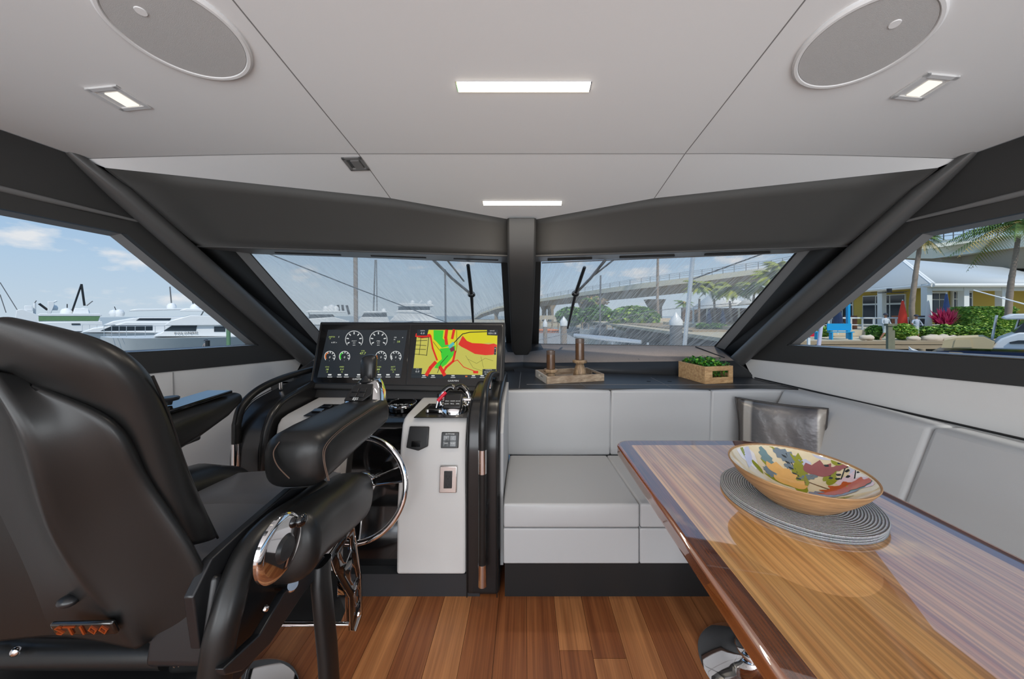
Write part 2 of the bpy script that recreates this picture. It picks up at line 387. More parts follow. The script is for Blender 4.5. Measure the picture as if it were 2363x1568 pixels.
# roof slab above the headliner keeps daylight out
mb = MB(); mb.prism([(-1.95, -2.7, 2.22), (1.95, -2.7, 2.22), (1.95, 1.2, 2.2), (0, 2.25, 2.05), (-1.95, 1.2, 2.2)], (0, 0, 0.05))
mb.build('roof_slab', M['ceil'], ceil)
def ceil_at(X, Y):
    ax = abs(X-X0); rs = ['a', 'b', 'c', 'd', 'front']
    for a, b in zip(rs, rs[1:]):
        p, q = cpoint(ax, a), cpoint(ax, b)
        if p.y <= Y <= q.y:
            t = (Y-p.y)/(q.y-p.y); return p.z + (q.z-p.z)*t
    return cpoint(ax, 'd').z
def ceil_frame(X, Y):
    e = 0.03; z = ceil_at(X, Y)
    dx = Vector((2*e, 0, ceil_at(X+e, Y)-ceil_at(X-e, Y))).normalized(); dy = Vector((0, 2*e, ceil_at(X, Y+e)-ceil_at(X, Y-e))).normalized()
    n = dy.cross(dx).normalized()               # points down into the cabin
    dx = dy.cross(n) * -1
    return Vector((X, Y, z)), Matrix((dx.normalized(), dy, n)).transposed()
seams = []
for s in (-1, 1):
    seams.append([Vector((X0 + s*0.69, cpoint(.69, r).y, cpoint(.69, r).z)) for r in ['aft', 'a', 'b', 'c', 'd', 'front']])
seams.append([Vector((X0 + (q.x-X0), q.y, q.z)) for q in rows[4]])
for i, pth in enumerate(seams):
    MB().tube([p + Vector((0, 0, 0.0006)) for p in pth], 0.0022, n=6).build('trim_%d' % (i+1), M['seam'], ceil)

# side walls
for s, nm in ((-1, 'left'), (1, 'right')):
    mb = MB(); YS = (-2.6, -.8, 1.0, 1.4, 1.9, 2.31)
    zt_ = lambda y: .998 if y <= 1.0 else .998 - (y-1.0)*.0587
    for th in (0, .06): mb.grid([[wp(s, y, k*zt_(y), th) for k in (0, .4, .79, 1)] for y in YS])
    for th in (0, .06): mb.add([wp(s, 2.31, .79, th), wp(s, 2.415, .915, th), wp(s, 2.31, zt_(2.31), th)], [(0, 1, 2)])
    mb.grid([[wp(s, y, zt_(y), th) for th in (0, .06)] for y in YS]); mb.grid([[wp(s, y, 0, th) for th in (0, .06)] for y in YS])
    w = mb.build('wall_' + nm, M['vinyl_wall'], kind='structure')
    if s < 0:
        a, b = wp(s, 1.63, 0.2, -0.001), wp(s, 1.63, 0.955, -0.001)
        MB().tube([a, b], 0.0018, n=6).build('trim_4', M['seam'], w)
    # black belt, pillar and header around the side window opening
    O = [(2.415, 0.915), (1.30, 1.868), (-2.6, 1.868), (-2.6, 1.0), (1.0, 0.996)]
    I = [(2.085, 1.043), (1.46, 1.600), (-2.3, 1.625), (-2.3, 1.10), (1.0, 1.088)]
    mb = MB(); n = 5; vs = []
    for th in (0, 0.06):
        for q in (O, I): vs += [wp(s, y, z, th - 0.004) for y, z in q]
    fs = []
    for i in range(n):
        j = (i+1) % n
        fs += [(i, j, n+j, n+i), (2*n+i, 3*n+i, 3*n+j, 2*n+j), (n+i, n+j, 3*n+j, 3*n+i), (i, 2*n+i, 2*n+j, j)]
    mb.add(vs, fs)
    b = mb.build('trim_5' if s < 0 else 'trim_6', M['black'], kind='structure')
    # light-grey reveal strip round the opening, and the pane
    I2 = [(2.060, 1.052), (1.452, 1.588), (-2.28, 1.613), (-2.28, 1.112), (1.0, 1.099)]
    mb = MB(); vs = [wp(s, y, z, 0.02) for y, z in I] + [wp(s, y, z, 0.058) for y, z in I2]
    mb.add(vs, [(i, (i+1) % n, n+(i+1) % n, n+i) for i in range(n)])
    mb.build('window_frame', M['frame'], b)
    mb = MB(); a = [wp(s, y, z, 0.055) for y, z in I2]; mb.add(a, [list(range(n))])
    mb.build('window_1' if s < 0 else 'window_4', M['glass'], kind='structure')
    MB().tube([wp(s, y, z, 0.004) for y, z in ((2.075, 1.046), (1.0, 1.092), (-2.3, 1.104))], .0045, n=8).build('sill_bead', M['steel'], b)
    # moulding rib along the header
    rib = [wp(s, y, 1.680 - 0.010*(y), -0.016) for y in (-2.5, 0, 0.8, 1.2, 1.49)]
    MB().tube(rib, [0.011]*4 + [0.006], n=10).build('header_rib', M['frame'], b)
    # raked A pillar tube
    U, L = wp(s, 1.30, 1.868), wp(s, 2.44, 0.885)
    sh = Vector((-s*0.025, 0.0, 0))
    pil = MB().tube([U + sh*.2 + Vector((0, -.02, .01)), U.lerp(L, .10) + sh*.8, (U+L)/2 + sh + Vector((-s*0.004, 0, 0)), L + sh], [0.016, 0.040, 0.05, 0.05], n=20).build('trim_7' if s < 0 else 'trim_8', M['tube'], kind='structure')
    g_top = side(P(1838, 583, 1.91), s); g_bot = side(P(1650, 800, 2.70), s)
    f_top = side(P(1872, 577, 1.84), s); f_bot = side(P(1672, 808, 2.62), s)
    T1 = side((1.70, 1.352, 1.846), s); B1 = side(P(1955, 568, 1.70), s)
    mb = MB()
    mb.add([U, L, f_bot, f_top, T1, B1], [(0, 1, 2, 3), (0, 3, 5, 4)])
    # lower corner panels down to the dash
    Ld = side(P(1745, 873, 2.318), s); mb.add([L, f_bot, side(P(1650, 800, 2.705), s), side(P(1693, 833, 2.36), s), Ld, wp(s, 2.40, .80), wp(s, 2.415, .915)], [(0, 1, 2, 3), (0, 3, 4, 5, 6)])
    mb.build('corner_panel', M['black'], pil, solid=0.008)
    MB().quad(f_top, f_bot, g_bot, g_top, 0.006).build('pillar_frame', M['frame'], pil)
    MB().tube([g_top + Vector((-s*.002, 0, 0)), g_bot + Vector((-s*.002, 0, 0))], 0.005, n=8).build('rubber_seal', M['toe'], pil)
    # soffit: black fabric panel from the ceiling edge to the windscreen head
    T0 = Vector((X0, 1.971, 1.794)); B0 = P(1204, 592, 2.046); B0.x = X0
    G0 = P(1204, 606, 2.31); G0.x = X0
    mb = MB()
    rws = []
    for i in range(9):
        t = i/8; q_ = cpoint(1.715*t, 'front'); a = Vector((X0 + s*q_.x, q_.y + .002, q_.z + .004)); c = B0.lerp(B1, t); rws.append([a.lerp(c, u/6) + Vector((0, 0.012*math.sin(math.pi*u/6), 0)) for u in range(7)])
    mb.grid(rws)
    so = mb.build('wall_front_' + nm, M['black_soft'], kind='structure', solid=0.006)
    mb = MB(); mb.quad(B0, B1, g_top + Vector((s*.05, 0, .0)), G0, 0.006); mb.build('head_lining', M['frame'], so)
    mb = MB(); mb.tube([B0, B1], 0.006, n=8); mb.build('head_bead', M['tube'], so)
    # demister slots in the head lining
    for (a0, a1) in ((0.10, 0.27), (0.37, 0.56), (0.66, 0.86)):
        p0 = B0.lerp(B1, a0).lerp(G0.lerp(g_top, a0), 0.55); p1 = B0.lerp(B1, a1).lerp(G0.lerp(g_top, a1), 0.55)
        MB().tube([p0 + Vector((0, 0, -.006)), p1 + Vector((0, 0, -.006))], 0.011, n=10, flat=(0.5, 1.3)).build('demister_slot', M['toe'], so)
    # windscreen pane
    gc_t = side(P(1250, 607, 2.31), s); gc_b = side(P(1240, 795, 3.1), s)
    pane = MB().add([gc_t, g_top, g_bot, gc_b], [(0, 1, 2, 3)]).build('window_2' if s < 0 else 'window_3', M['wsL'] if s < 0 else M['wsR'], kind='structure')
    MB().tube([gc_b, g_bot], 0.007, n=8).build('sill_seal', M['toe'], pane)
    MB().tube([gc_t, g_top], 0.004, n=8).build('head_seal', M['frame'], pane)
    # sunshade-cloth strip between windscreen foot and dash riser
    C = side(P(1693, 833, 2.36), s); D = side(P(1268, 838, 2.60), s); C0 = Vector((X0, 3.13, gc_b.z)); D0 = Vector((X0, 2.64, D.z))
    mb = MB(); mb.add([gc_b, g_bot, C, D, D0, C0], [(0, 1, 2, 3), (0, 3, 4, 5)])
    st = mb.build('trim_9' if s < 0 else 'trim_10', M['cover'], kind='structure', solid=0.004)
    # riser of the dash
    E = side(P(1745, 873, 2.312), s); Fp = side(P(1285, 858, 2.572), s); F0 = Vector((X0, 2.61, .79))
    mb = MB(); mb.add([D0, D, C, E, Fp, F0], [(0, 1, 4, 5), (1, 2, 3, 4)]); mb.build('dash_riser', M['dash'], st, solid=0.006)
# cable and wiper shadows on the right cloth strip, modelled as dark tubes
MB().tube(catmull([P(1300, 803, 3.0)+Vector((0,0,.006)), P(1420, 815, 2.8)+Vector((0,-.0,.01)), P(1475, 833, 2.52)+Vector((0,0,.008))], 5), 0.004, n=6).build('shadow_tube', M['toe'], label='longer modelled shadow line across the brown sunshade cloth, behind the candles', cat='shadow line')
MB().tube([P(1605, 803, 2.70)+Vector((0,0,.008)), P(1672, 828, 2.42)+Vector((0,0,.006))], 0.004, n=6).build('shadow_tube', M['toe'], label='short modelled shadow line on the brown sunshade cloth behind the planter box', cat='shadow line')

# centre post with its mullion
mb = MB()
def post_ring(pxl, pxr, y, Y, d, cham=0.012):
    a, b = P(pxl, y, Y), P(pxr, y, Y); c = cham
    return [Vector((a.x+c, Y, a.z)), Vector((b.x-c, Y, a.z)), Vector((b.x, Y+c, a.z)), Vector((b.x, Y+d, a.z)), Vector((a.x, Y+d, a.z)), Vector((a.x, Y+c, a.z))]
mb.loft([post_ring(1170, 1238, 503, 1.90, .18), post_ring(1170, 1237, 560, 1.93, .18), post_ring(1171, 1236, 606, 1.965, .18), post_ring(1173, 1234, 650, 2.06, .16), post_ring(1178, 1229, 760, 2.38, .12), post_ring(1181, 1226, 808, 2.50, .1), post_ring(1188, 1219, 820, 2.53, .05)])
post = mb.build('trim_11', M['black'], kind='structure', bevel=0.004)
mb = MB(); mb.hexa([P(1156, 600, 2.28), P(1248, 600, 2.28), P(1249, 600, 2.36), P(1158, 600, 2.36)][::1] + [P(1168, 797, 3.06), P(1243, 797, 3.06), P(1243, 797, 3.12), P(1168, 797, 3.12)])
mb.build('mullion', M['black'], post)
mb = MB(); mb.quad(P(1163, 790, 3.05), P(1247, 793, 3.05), P(1282, 860, 2.55), P(1188, 860, 2.55), 0.01)
mb.build('post_foot', M['dash'], post)

# dashboard: continuous black worktop ahead of the sofa and helm
zt = 0.79
db = thing('dashboard', (0.8, 2.2, zt-0.04), 'long black dashboard shelf running under the windscreen above the sofa', 'dashboard')
Ew, Fw = P(1745, 873, 2.312), P(1285, 858, 2.572)
pts = [(-0.13, 1.99, zt), (1.69, 1.99, zt), (1.625, 2.33, zt), (0.2, 2.585, zt), (X0, 2.62, zt), (2*X0-0.2, 2.585, zt), (-1.66, 2.33, zt), (-1.70, 2.14, zt), (-0.13, 2.14, zt)]
MB().prism([Vector(p) - Vector((0, 0, 0.04)) for p in pts], (0, 0, 0.04)).build('shelf_top', M['dash'], db, bevel=0.004)
MB().box((-1.42, 2.165, 0.755), (0.56, 0.05, 0.07)).build('shelf_fascia', M['black'], db)
MB().box((-1.42, 2.20, 0.36), (0.56, 0.03, 0.72)).build('lower_panel', M['vinyl_wall'], db)
mb = MB()
for a, b in ((PZ(1202, 857, zt), PZ(1198, 897, zt)), (PZ(1502, 872, zt), PZ(1549, 895, zt)), (PZ(1215, 888, zt), PZ(1830, 889, zt)), (PZ(1330, 880, zt), PZ(1352, 893, zt))):
    mb.tube([a + Vector((0, 0, .0005)), b + Vector((0, 0, .0005))], 0.0016, n=5)
mb.build('shelf_seams', M['seam'], db)
for px, py in ((1497, 881), (1545, 881)):
    p = PZ(px, py, zt); MB().cyl(p, p + Vector((0, 0, .002)), .013).build('round_plug', M['toe'], db)

# ================================================================ ceiling fittings
def strip_light(px0, px1, py, Y, label):
    a, b = P(px0, py, Y), P(px1, py, Y); c = (a+b)/2; o, Mx = ceil_frame(c.x, Y)
    t = thing('ceiling_strip_light', o, label, 'ceiling light', 'warm strip lights on the ceiling centre line')
    L = (b-a).length; w = 0.034
    mb = MB(); mb.box(o + Mx @ Vector((0, 0, 0.001)), (L+0.006, w+0.006, 0.003), Mx); mb.build('trim_ring', M['chrome'], t)
    mb = MB(); mb.box(o + Mx @ Vector((0, 0, 0.004)), (L, w, 0.004), Mx); mb.build('diffuser', M['lamp'], t)
    d = bpy.data.lights.new('strip_lamp', 'AREA'); d.shape = 'RECTANGLE'; d.size = L; d.size_y = w; d.energy = 3.0; d.color = (1, .88, .72)
    lo = bpy.data.objects.new('strip_lamp', d); COL.objects.link(lo); lo.parent = t
    lo.matrix_local = Matrix.Translation(Mx @ Vector((0, 0, 0.012))) @ (Mx @ Matrix.Rotation(math.pi, 3, 'X')).to_4x4()
strip_light(1056, 1361, 200, 1.046, 'larger warm strip light on ceiling, the one nearer the viewer')
strip_light(1115, 1296, 461, 1.765, 'smaller-looking warm strip light on ceiling just above the centre post')
def downlight(X, Y, s, lit, label, skew=0.0):
    o, Mx = ceil_frame(X, Y)
    t = thing('square_downlight', o, label, 'ceiling light')
    h = s/2
    mb = MB()
    for (cx, cy, sx, sy) in ((0, h-.006, s, .012), (0, -h+.006, s, .012), (h-.006, 0, .012, s), (-h+.006, 0, .012, s)):
        mb.box(o + Mx @ Vector((cx, cy, .003)), (sx, sy, .006), Mx)
    mb.build('bezel', M['bezel'] if lit else M['frame'], t)
    mb = MB(); mb.box(o + Mx @ Vector((0, 0, .0015)), (s-.02, s-.02, .002), Mx); mb.build('reflector', M['bezel'] if lit else M['steel'], t)
    mb = MB(); mb.box(o + Mx @ Vector((0.004, 0.004, .004)), (s*.42, s*.6, .003), Mx); mb.build('lamp_lens', M['lamp_dim'] if lit else M['frame'], t)
downlight(-1.275, 1.035, 0.095, True, 'lit square downlight beside the left ceiling speaker')
downlight(1.205, 0.995, 0.095, True, 'lit square downlight beside the right ceiling speaker')
downlight(-0.745, 1.395+.055, 0.085, False, 'unlit grey square downlight just left of the ceiling seam near the windscreen')
def speaker(px, py, Y, label, bx):
    c = P(px, py, Y); o, Mx = ceil_frame(c.x, Y); o = o + Mx.col[2]*.007
    t = thing('ceiling_speaker', o, label, 'speaker')
    MB().lathe([(0.132, 0.001), (0.134, .004), (.141, .004), (.146, 0), (.146, -.016)], o, 64, Mx).build('rim', M['ceil'], t)
    MB().lathe([(0, 0.002), (0.131, .002), (.132, 0)], o, 64, Mx).build('grille', mat('speaker_grille', srgb(176, 176, 176), .7, var=.04, vscale=400, bump=.3, bscale=900), t)
    MB().lathe([(0, .004), (.011, .004), (.012, .002)], o + Mx @ Vector((bx, -0.062, 0)), 20, Mx).build('tweeter_badge', M['ceil'], t)
speaker(416, 93, .858, 'round grey speaker grille in the ceiling above the helm chair', -.03)
speaker(1988, 113, .886, 'round grey speaker grille in the ceiling above the dining table', .02)

# ================================================================ sofa
def cushion(name, p, label, grp, m=None, bev=0.022, crown=0.0, cat='cushion'):
    # p: eight corners, bottom four then top four
    mb = MB(); m = m or M['vinyl']
    p = [Vector(q) for q in p]; N = 7; grids = {}
    def tri(u, v, w):
        a = p[0].lerp(p[1], u).lerp(p[3].lerp(p[2], u), v); b = p[4].lerp(p[5], u).lerp(p[7].lerp(p[6], u), v)
        return a.lerp(b, w)
    cen = sum(p, Vector())/8
    def face(f):
        rows = []
        for i in range(N+1):
            row = []
            for j in range(N+1):
                a, b = i/N, j/N; q = f(a, b); bul = crown * (math.sin(math.pi*a)*math.sin(math.pi*b))**0.5
                row.append(q + (q-cen).normalized()*bul)
            rows.append(row)
        mb.grid(rows)
    face(lambda a, b: tri(a, b, 0)); face(lambda a, b: tri(a, b, 1)); face(lambda a, b: tri(a, 0, b)); face(lambda a, b: tri(a, 1, b)); face(lambda a, b: tri(0, a, b)); face(lambda a, b: tri(1, a, b))
    return mb.build(name, m, bevel=bev, seg=4, merge=True, label=label, cat=cat, group=grp, bev_angle=40, angle=60)
def boxpts(x0, x1, y0, y1, z0, z1): return [(x0, y0, z0), (x1, y0, z0), (x1, y1, z0), (x0, y1, z0), (x0, y0, z1), (x1, y0, z1), (x1, y1, z1), (x0, y1, z1)]
sb = thing('corner_sofa_base', (0.8, 1.7, 0), 'grey upholstered corner sofa base on a recessed black plinth', 'sofa')
MB().box((0.72, 1.72, 0.09), (1.62, 0.54, 0.18)).build('toe_kick', M['toe'], sb)
MB().box((1.39, 0.40, 0.09), (0.42, 2.2, 0.18)).build('toe_kick', M['toe'], sb)
MB().box((0.196, 1.68, 0.256), (0.577, 0.56, 0.150)).build('front_panel', M['vinyl'], sb, bevel=0.006)
MB().box((0.866, 1.68, 0.256), (0.757, 0.56, 0.150)).build('front_panel', M['vinyl'], sb, bevel=0.006)
MB().box((1.41, 0.44, 0.256), (0.40, 3.0, 0.150)).build('front_panel', M['vinyl'], sb, bevel=0.006)
MB().box((0.755, 2.08, 0.37), (1.70, 0.06, 0.74)).build('back_support', M['vinyl'], sb)
g1, g2 = 'grey seat cushions of the corner sofa', 'grey back cushions of the corner sofa'
def seat(x0, x1, y0, y1, label): return cushion('seat_cushion', [(x0, y0, .334), (x1, y0, .334), (x1, y1, .334), (x0, y1, .334), (x0, y0, .436), (x1, y0, .436), (x1, y1, .395), (x0, y1, .395)], label, g1, crown=0.008, bev=.03)
seat(-0.092, 0.486, 1.40, 1.975, 'grey seat cushion beside the helm console, leftmost of the sofa')
seat(0.490, 1.205, 1.40, 1.975, 'grey seat cushion behind the wooden table, second along the front sofa')
cushion('seat_cushion', boxpts(1.21, 1.60, -0.6, 1.975, .334, .41), 'long grey seat cushion along the right wall beside the table', g1, crown=0.006, bev=.03)
def back(x0, x1, label, r=0): return cushion('back_cushion', [(x0, 1.985, .39), (x1, 1.985, .39), (x1, 2.05, .39), (x0, 2.05, .39), (x0, 1.965, .782), (x1, 1.965, .782), (x1, 2.05, .782), (x0, 2.05, .782)], label, g2, crown=0.008, bev=.024)
back(-0.118, 0.511, 'grey back cushion beside the helm console, with the tray above it')
back(0.516, 1.112, 'wide grey back cushion under the gap between tray and planter')
back(1.116, 1.66, 'grey back cushion under the planter box, partly behind the pillow')
def sideback(y0, y1, label):
    q = []
    for z, off in ((.38, .29), (.792, .125)):
        for yy, o in ((y0, off), (y0, .0), (y1, .0), (y1, off)):
            q.append(Vector((X0 + wx(yy, z) - o - .004, yy, z)))
    return cushion('back_cushion', q, label, g2, crown=0.01, bev=.03)
sideback(1.325, 1.955, 'grey back cushion on the right wall nearest the pillow')
sideback(-0.3, 1.320, 'grey back cushion on the right wall nearest the viewer')
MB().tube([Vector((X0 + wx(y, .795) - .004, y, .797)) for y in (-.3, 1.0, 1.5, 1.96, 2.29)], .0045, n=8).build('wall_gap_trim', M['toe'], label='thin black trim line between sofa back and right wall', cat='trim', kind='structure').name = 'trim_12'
# satin pillow leaning in the corner
def pillow():
    c = Vector((1.378, 1.785, .574)); w, h, d = .20, .185, .055
    rot = Matrix.Rotation(R(-44), 3, 'Z') @ Matrix.Rotation(R(-3), 3, 'X') @ Matrix.Rotation(R(-2), 3, 'Y')
    t = thing('throw_pillow', c - Vector((0, 0, h)), 'silver grey satin throw pillow with dark piping leaning in the sofa corner', 'pillow')
    mp = bpy.data.materials.new('striped_satin'); mp.use_nodes = True; nt = mp.node_tree; b = nt.nodes['Principled BSDF']
    tc = nt.nodes.new('ShaderNodeTexCoord'); sp = nt.nodes.new('ShaderNodeSeparateXYZ'); nt.links.new(tc.outputs['Object'], sp.inputs[0])
    mr = nt.nodes.new('ShaderNodeMapRange'); mr.inputs[1].default_value = -.2; mr.inputs[2].default_value = .2
    mp_ = nt.nodes.new('ShaderNodeVectorRotate'); mp_.rotation_type = 'Z_AXIS'; mp_.inputs['Angle'].default_value = R(44); nt.links.new(tc.outputs['Object'], mp_.inputs['Vector']); nt.links.new(mp_.outputs[0], sp.inputs[0]); nt.links.new(sp.outputs['X'], mr.inputs[0])
    cr = nt.nodes.new('ShaderNodeValToRGB'); nt.links.new(mr.outputs[0], cr.inputs[0])
    st = [(0, (88, 82, 78)), (.09, (92, 88, 84)), (.11, (176, 172, 166)), (.18, (166, 162, 156)), (.21, (88, 88, 90)), (.5, (126, 123, 122)), (.78, (88, 87, 90)), (.88, (102, 99, 101)), (.90, (170, 164, 156)), (.96, (150, 143, 134)), (1, (90, 84, 80))]
    el = cr.color_ramp.elements
    el[0].position = 0; el[0].color = srgb(*st[0][1]); el[1].position = 1; el[1].color = srgb(*st[-1][1])
    for p_, c_ in st[1:-1]: q = el.new(p_); q.color = srgb(*c_)
    nt.links.new(cr.outputs[0], b.inputs['Base Color']); b.inputs['Roughness'].default_value = .32; b.inputs['Metallic'].default_value = .2
    nz = nt.nodes.new('ShaderNodeTexNoise'); nz.inputs['Scale'].default_value = 26; bp = nt.nodes.new('ShaderNodeBump'); bp.inputs['Strength'].default_value = .6; bp.inputs['Distance'].default_value = .006
    nt.links.new(tc.outputs['Object'], nz.inputs['Vector']); nt.links.new(nz.outputs['Fac'], bp.inputs['Height']); nt.links.new(bp.outputs[0], b.inputs['Normal'])
    N = 22
    def pt(u, v, sg):
        pin = 1 - .045*(1-abs(u)**2.0)*(abs(v)**3); pin2 = 1 - .07*(1-abs(v)**2.0)*(abs(u)**3)
        th = d*((1-abs(u)**3.0)*(1-abs(v)**3.0))**.45
        th += .004*math.sin(u*17+v*5)*(1-abs(u))*(1-abs(v)) + .006*math.sin(u*26)*max(0, abs(v)-.6)*(1-abs(v))*6
        return c + rot @ Vector((u*w*pin2, sg*th, v*h*pin))
    mb = MB()
    for sg in (-1, 1): mb.grid([[pt(-1+2*i/N, -1+2*j/N, sg) for j in range(N+1)] for i in range(N+1)])
    o = mb.build('pillow_cover', mp, t, merge=True, angle=80)
    path = [pt(-1+2*i/N, -1, 1) for i in range(N)] + [pt(1, -1+2*i/N, 1) for i in range(N)] + [pt(1-2*i/N, 1, 1) for i in range(N)] + [pt(-1, 1-2*i/N, 1) for i in range(N)]
    MB().tube(path, .0055, n=8, closed=True).build('piping', mat('pillow_piping', srgb(58, 55, 54), .5), t)
pillow()

# ================================================================ table
tz = 0.72
tb = thing('dining_table', (0.74, 1.14, 0), 'varnished striped wooden dining table on chrome pedestal', 'table')
def rrect(x0, x1, y0, y1, r, z, n=6, rr=None):
    out = []
    for cx, cy, a0 in ((x1-r, y1-r, 0), (x0+r, y1-r, 90), (x0+r, y0+r, 180), (x1-r, y0+r, 270)):
        for i in range(n+1):
            a = R(a0 + 90*i/n); out.append(Vector((cx+r*math.cos(a), cy+r*math.sin(a), z)))
    return out
tx0, tx1, ty0, ty1 = 0.368, 1.075, -0.25, 1.372
def table_out(inset, z, r0=.06):
    # left far corner small radius, right far corner clipped wide
    x0, x1, y0, y1 = tx0+inset, tx1-inset, ty0+inset, ty1-inset; out = []
    r = max(r0-inset, .008)
    for i in range(9): a = R(90 + 90*i/8); out.append(Vector((x0+r+r*math.cos(a), y1-r+r*math.sin(a), z)))
    out += [Vector((x0, y0, z)), Vector((x1, y0, z))]
    rc = .20
    for i in range(9): a = R(90*i/8); out.append(Vector((x1-rc+rc*math.cos(a)*(1), y1-rc+rc*math.sin(a), z)))
    return out
mb = MB()
rings = [table_out(.012, tz-.046), table_out(.003, tz-.040), table_out(0, tz-.030), table_out(.002, tz-.012), table_out(.0, tz-.006), table_out(.006, tz-.0005), table_out(.012, tz)]
mb.loft(rings, cap=False); n = len(rings[0]); mb.add(rings[0], [list(range(n))])
mb.build('table_edge', M['tedge'], tb)
ia, ib = table_out(.012, tz), table_out(.055, tz)
mb = MB(); mb.add(ia+ib, [(i, (i+1) % n, n+(i+1) % n, n+i) for i in range(n)]); mb.build('table_border', M['tborder'], tb)
mb = MB(); mb.add(ib, [list(range(n))]); mb.build('table_top', M['table'], tb)
pc = Vector((0.80, 1.15, 0))
MB().lathe([(0, .0), (.172, 0), (.175, .004), (.168, .010), (.10, .030), (.065, .045), (.052, .062), (.050, .066), (0, .066)], pc, 64).build('pedestal_base', M['chrome'], tb)
MB().lathe([(.044, .06), (.054, .064), (.056, .074), (.048, .082), (.042, .10), (.042, .66), (0, .66)], pc, 40).build('pedestal_column', M['chrome'], tb)
MB().box(pc + Vector((0, 0, .667)), (.30, .30, .014)).build('mounting_plate', M['metal_black'], tb)

# placemats: five stacked woven discs
mc = Vector((0.762, 0.932, tz))
mw = bpy.data.materials.new('woven_grey_placemat'); mw.use_nodes = True; nt = mw.node_tree; b = nt.nodes['Principled BSDF']
tc = nt.nodes.new('ShaderNodeTexCoord'); wv = nt.nodes.new('ShaderNodeTexWave'); wv.wave_type = 'RINGS'; wv.rings_direction = 'Z'; wv.inputs['Scale'].default_value = 52; wv.inputs['Distortion'].default_value = 1.2; wv.inputs['Detail'].default_value = 1; wv.inputs['Detail Scale'].default_value = 8
nz = nt.nodes.new('ShaderNodeTexNoise'); nz.inputs['Scale'].default_value = 260
nt.links.new(tc.outputs['Object'], wv.inputs['Vector']); nt.links.new(tc.outputs['Object'], nz.inputs['Vector'])
mx = nt.nodes.new('ShaderNodeMixRGB'); mx.inputs[1].default_value = srgb(124, 126, 130); mx.inputs[2].default_value = srgb(196, 197, 198); nt.links.new(wv.outputs['Fac'], mx.inputs[0])
mx2 = nt.nodes.new('ShaderNodeMixRGB'); mx2.blend_type = 'MULTIPLY'; mx2.inputs[0].default_value = .35; nt.links.new(mx.outputs[0], mx2.inputs[1]); nt.links.new(nz.outputs['Color'], mx2.inputs[2])
nt.links.new(mx2.outputs[0], b.inputs['Base Color']); b.inputs['Roughness'].default_value = .8
bp = nt.nodes.new('ShaderNodeBump'); bp.inputs['Strength'].default_value = .9; bp.inputs['Distance'].default_value = .003; nt.links.new(wv.outputs['Fac'], bp.inputs['Height']); nt.links.new(bp.outputs[0], b.inputs['Normal'])
names = ['bottom', 'second from bottom', 'middle', 'topmost']
for i in range(4):
    r = .181 - .0015*(i % 2); c = mc + Vector((.0015*(i-1), .002*((i*7) % 3-1), .0045*i))
    prof = [(0, 0), (r-.003, 0), (r, .0012), (r, .003), (r-.003, .0044), (0, .0044)]
    MB().lathe(prof, c, 72).build('placemat', mw, label='round woven grey placemat under the bowl, %s of its stack' % names[i], cat='placemat', group='stacked placemats on the table', loc=c)
mtop = tz + .018

# bowl
bc = Vector((0.742, 0.90, mtop)); BR, BH = .160, .090
def bz_in(r): return .014 + (BH-.012-.0)* (r/BR)**2.1
bw = thing('decorative_bowl', bc, 'wide wooden bowl with floral painted inside on the placemats', 'bowl')
outp = [(0, 0), (.070, 0), (.076, .003), (.100, .022), (.125, .045), (.146, .068), (.158, .086), (.1605, BH), (.1595, BH+.002), (.157, BH+.0015), (.155, BH-.004)]
MB().lathe(outp, bc, 72).build('bowl_shell', M['bowlwood'], bw)
mb = MB(); cols = {'cream': (224, 210, 178), 'white': (228, 226, 228), 'lav': (196, 200, 222), 'olive': (142, 146, 38), 'slate': (112, 128, 140), 'teal': (110, 140, 146), 'orange': (232, 180, 104), 'plum': (150, 86, 88), 'rust': (190, 92, 44), 'ink': (42, 50, 54), 'brown': (120, 90, 60), 'pink': (222, 200, 212), 'grey': (138, 140, 156)}
ck = list(cols); BM = [mat('glaze_' + k, srgb(*cols[k]), .12, coat=.8, var=.08, vscale=60) for k in ck]
mb.lathe([(0, .014)] + [(BR*.97*i/16, bz_in(BR*.97*i/16)) for i in range(1, 17)] + [(.1565, BH-.001)], bc, 96, mi=0)
def decal(poly, col, off):
    bm = bmesh.new(); vs = [bm.verts.new((x, y, 0)) for x, y in poly]
    try: bm.faces.new(vs)
    except Exception: bm.free(); return
    bmesh.ops.triangulate(bm, faces=bm.faces); 
    for _ in range(3):
        ed = [e_ for e_ in bm.edges if e_.calc_length() > .012]
        if ed: bmesh.ops.subdivide_edges(bm, edges=ed, cuts=1); bmesh.ops.triangulate(bm, faces=bm.faces)
    vv = []; bm.verts.index_update()
    for v in bm.verts:
        r = math.hypot(v.co.x, v.co.y); k = 1
        if r > BR*.955: k = BR*.955/r
        x_, y_ = v.co.x*k, v.co.y*k; rr = min(r, BR*.955); vv.append(bc + Vector((x_*(1-off*6), y_*(1-off*6), bz_in(rr) + .0006 + off)))
    mb.add(vv, [[v.index for v in f.verts] for f in bm.faces], ck.index(col)); bm.free()
def bp2(u, v):  # picture-like frame: u right, v up (as seen by the viewer), unit = rim radius
    a = R(-39.4); x_, y_ = u*BR*1.06, (.40 + v*.62)*BR
    return (x_*math.cos(a) - y_*math.sin(a), x_*math.sin(a) + y_*math.cos(a))
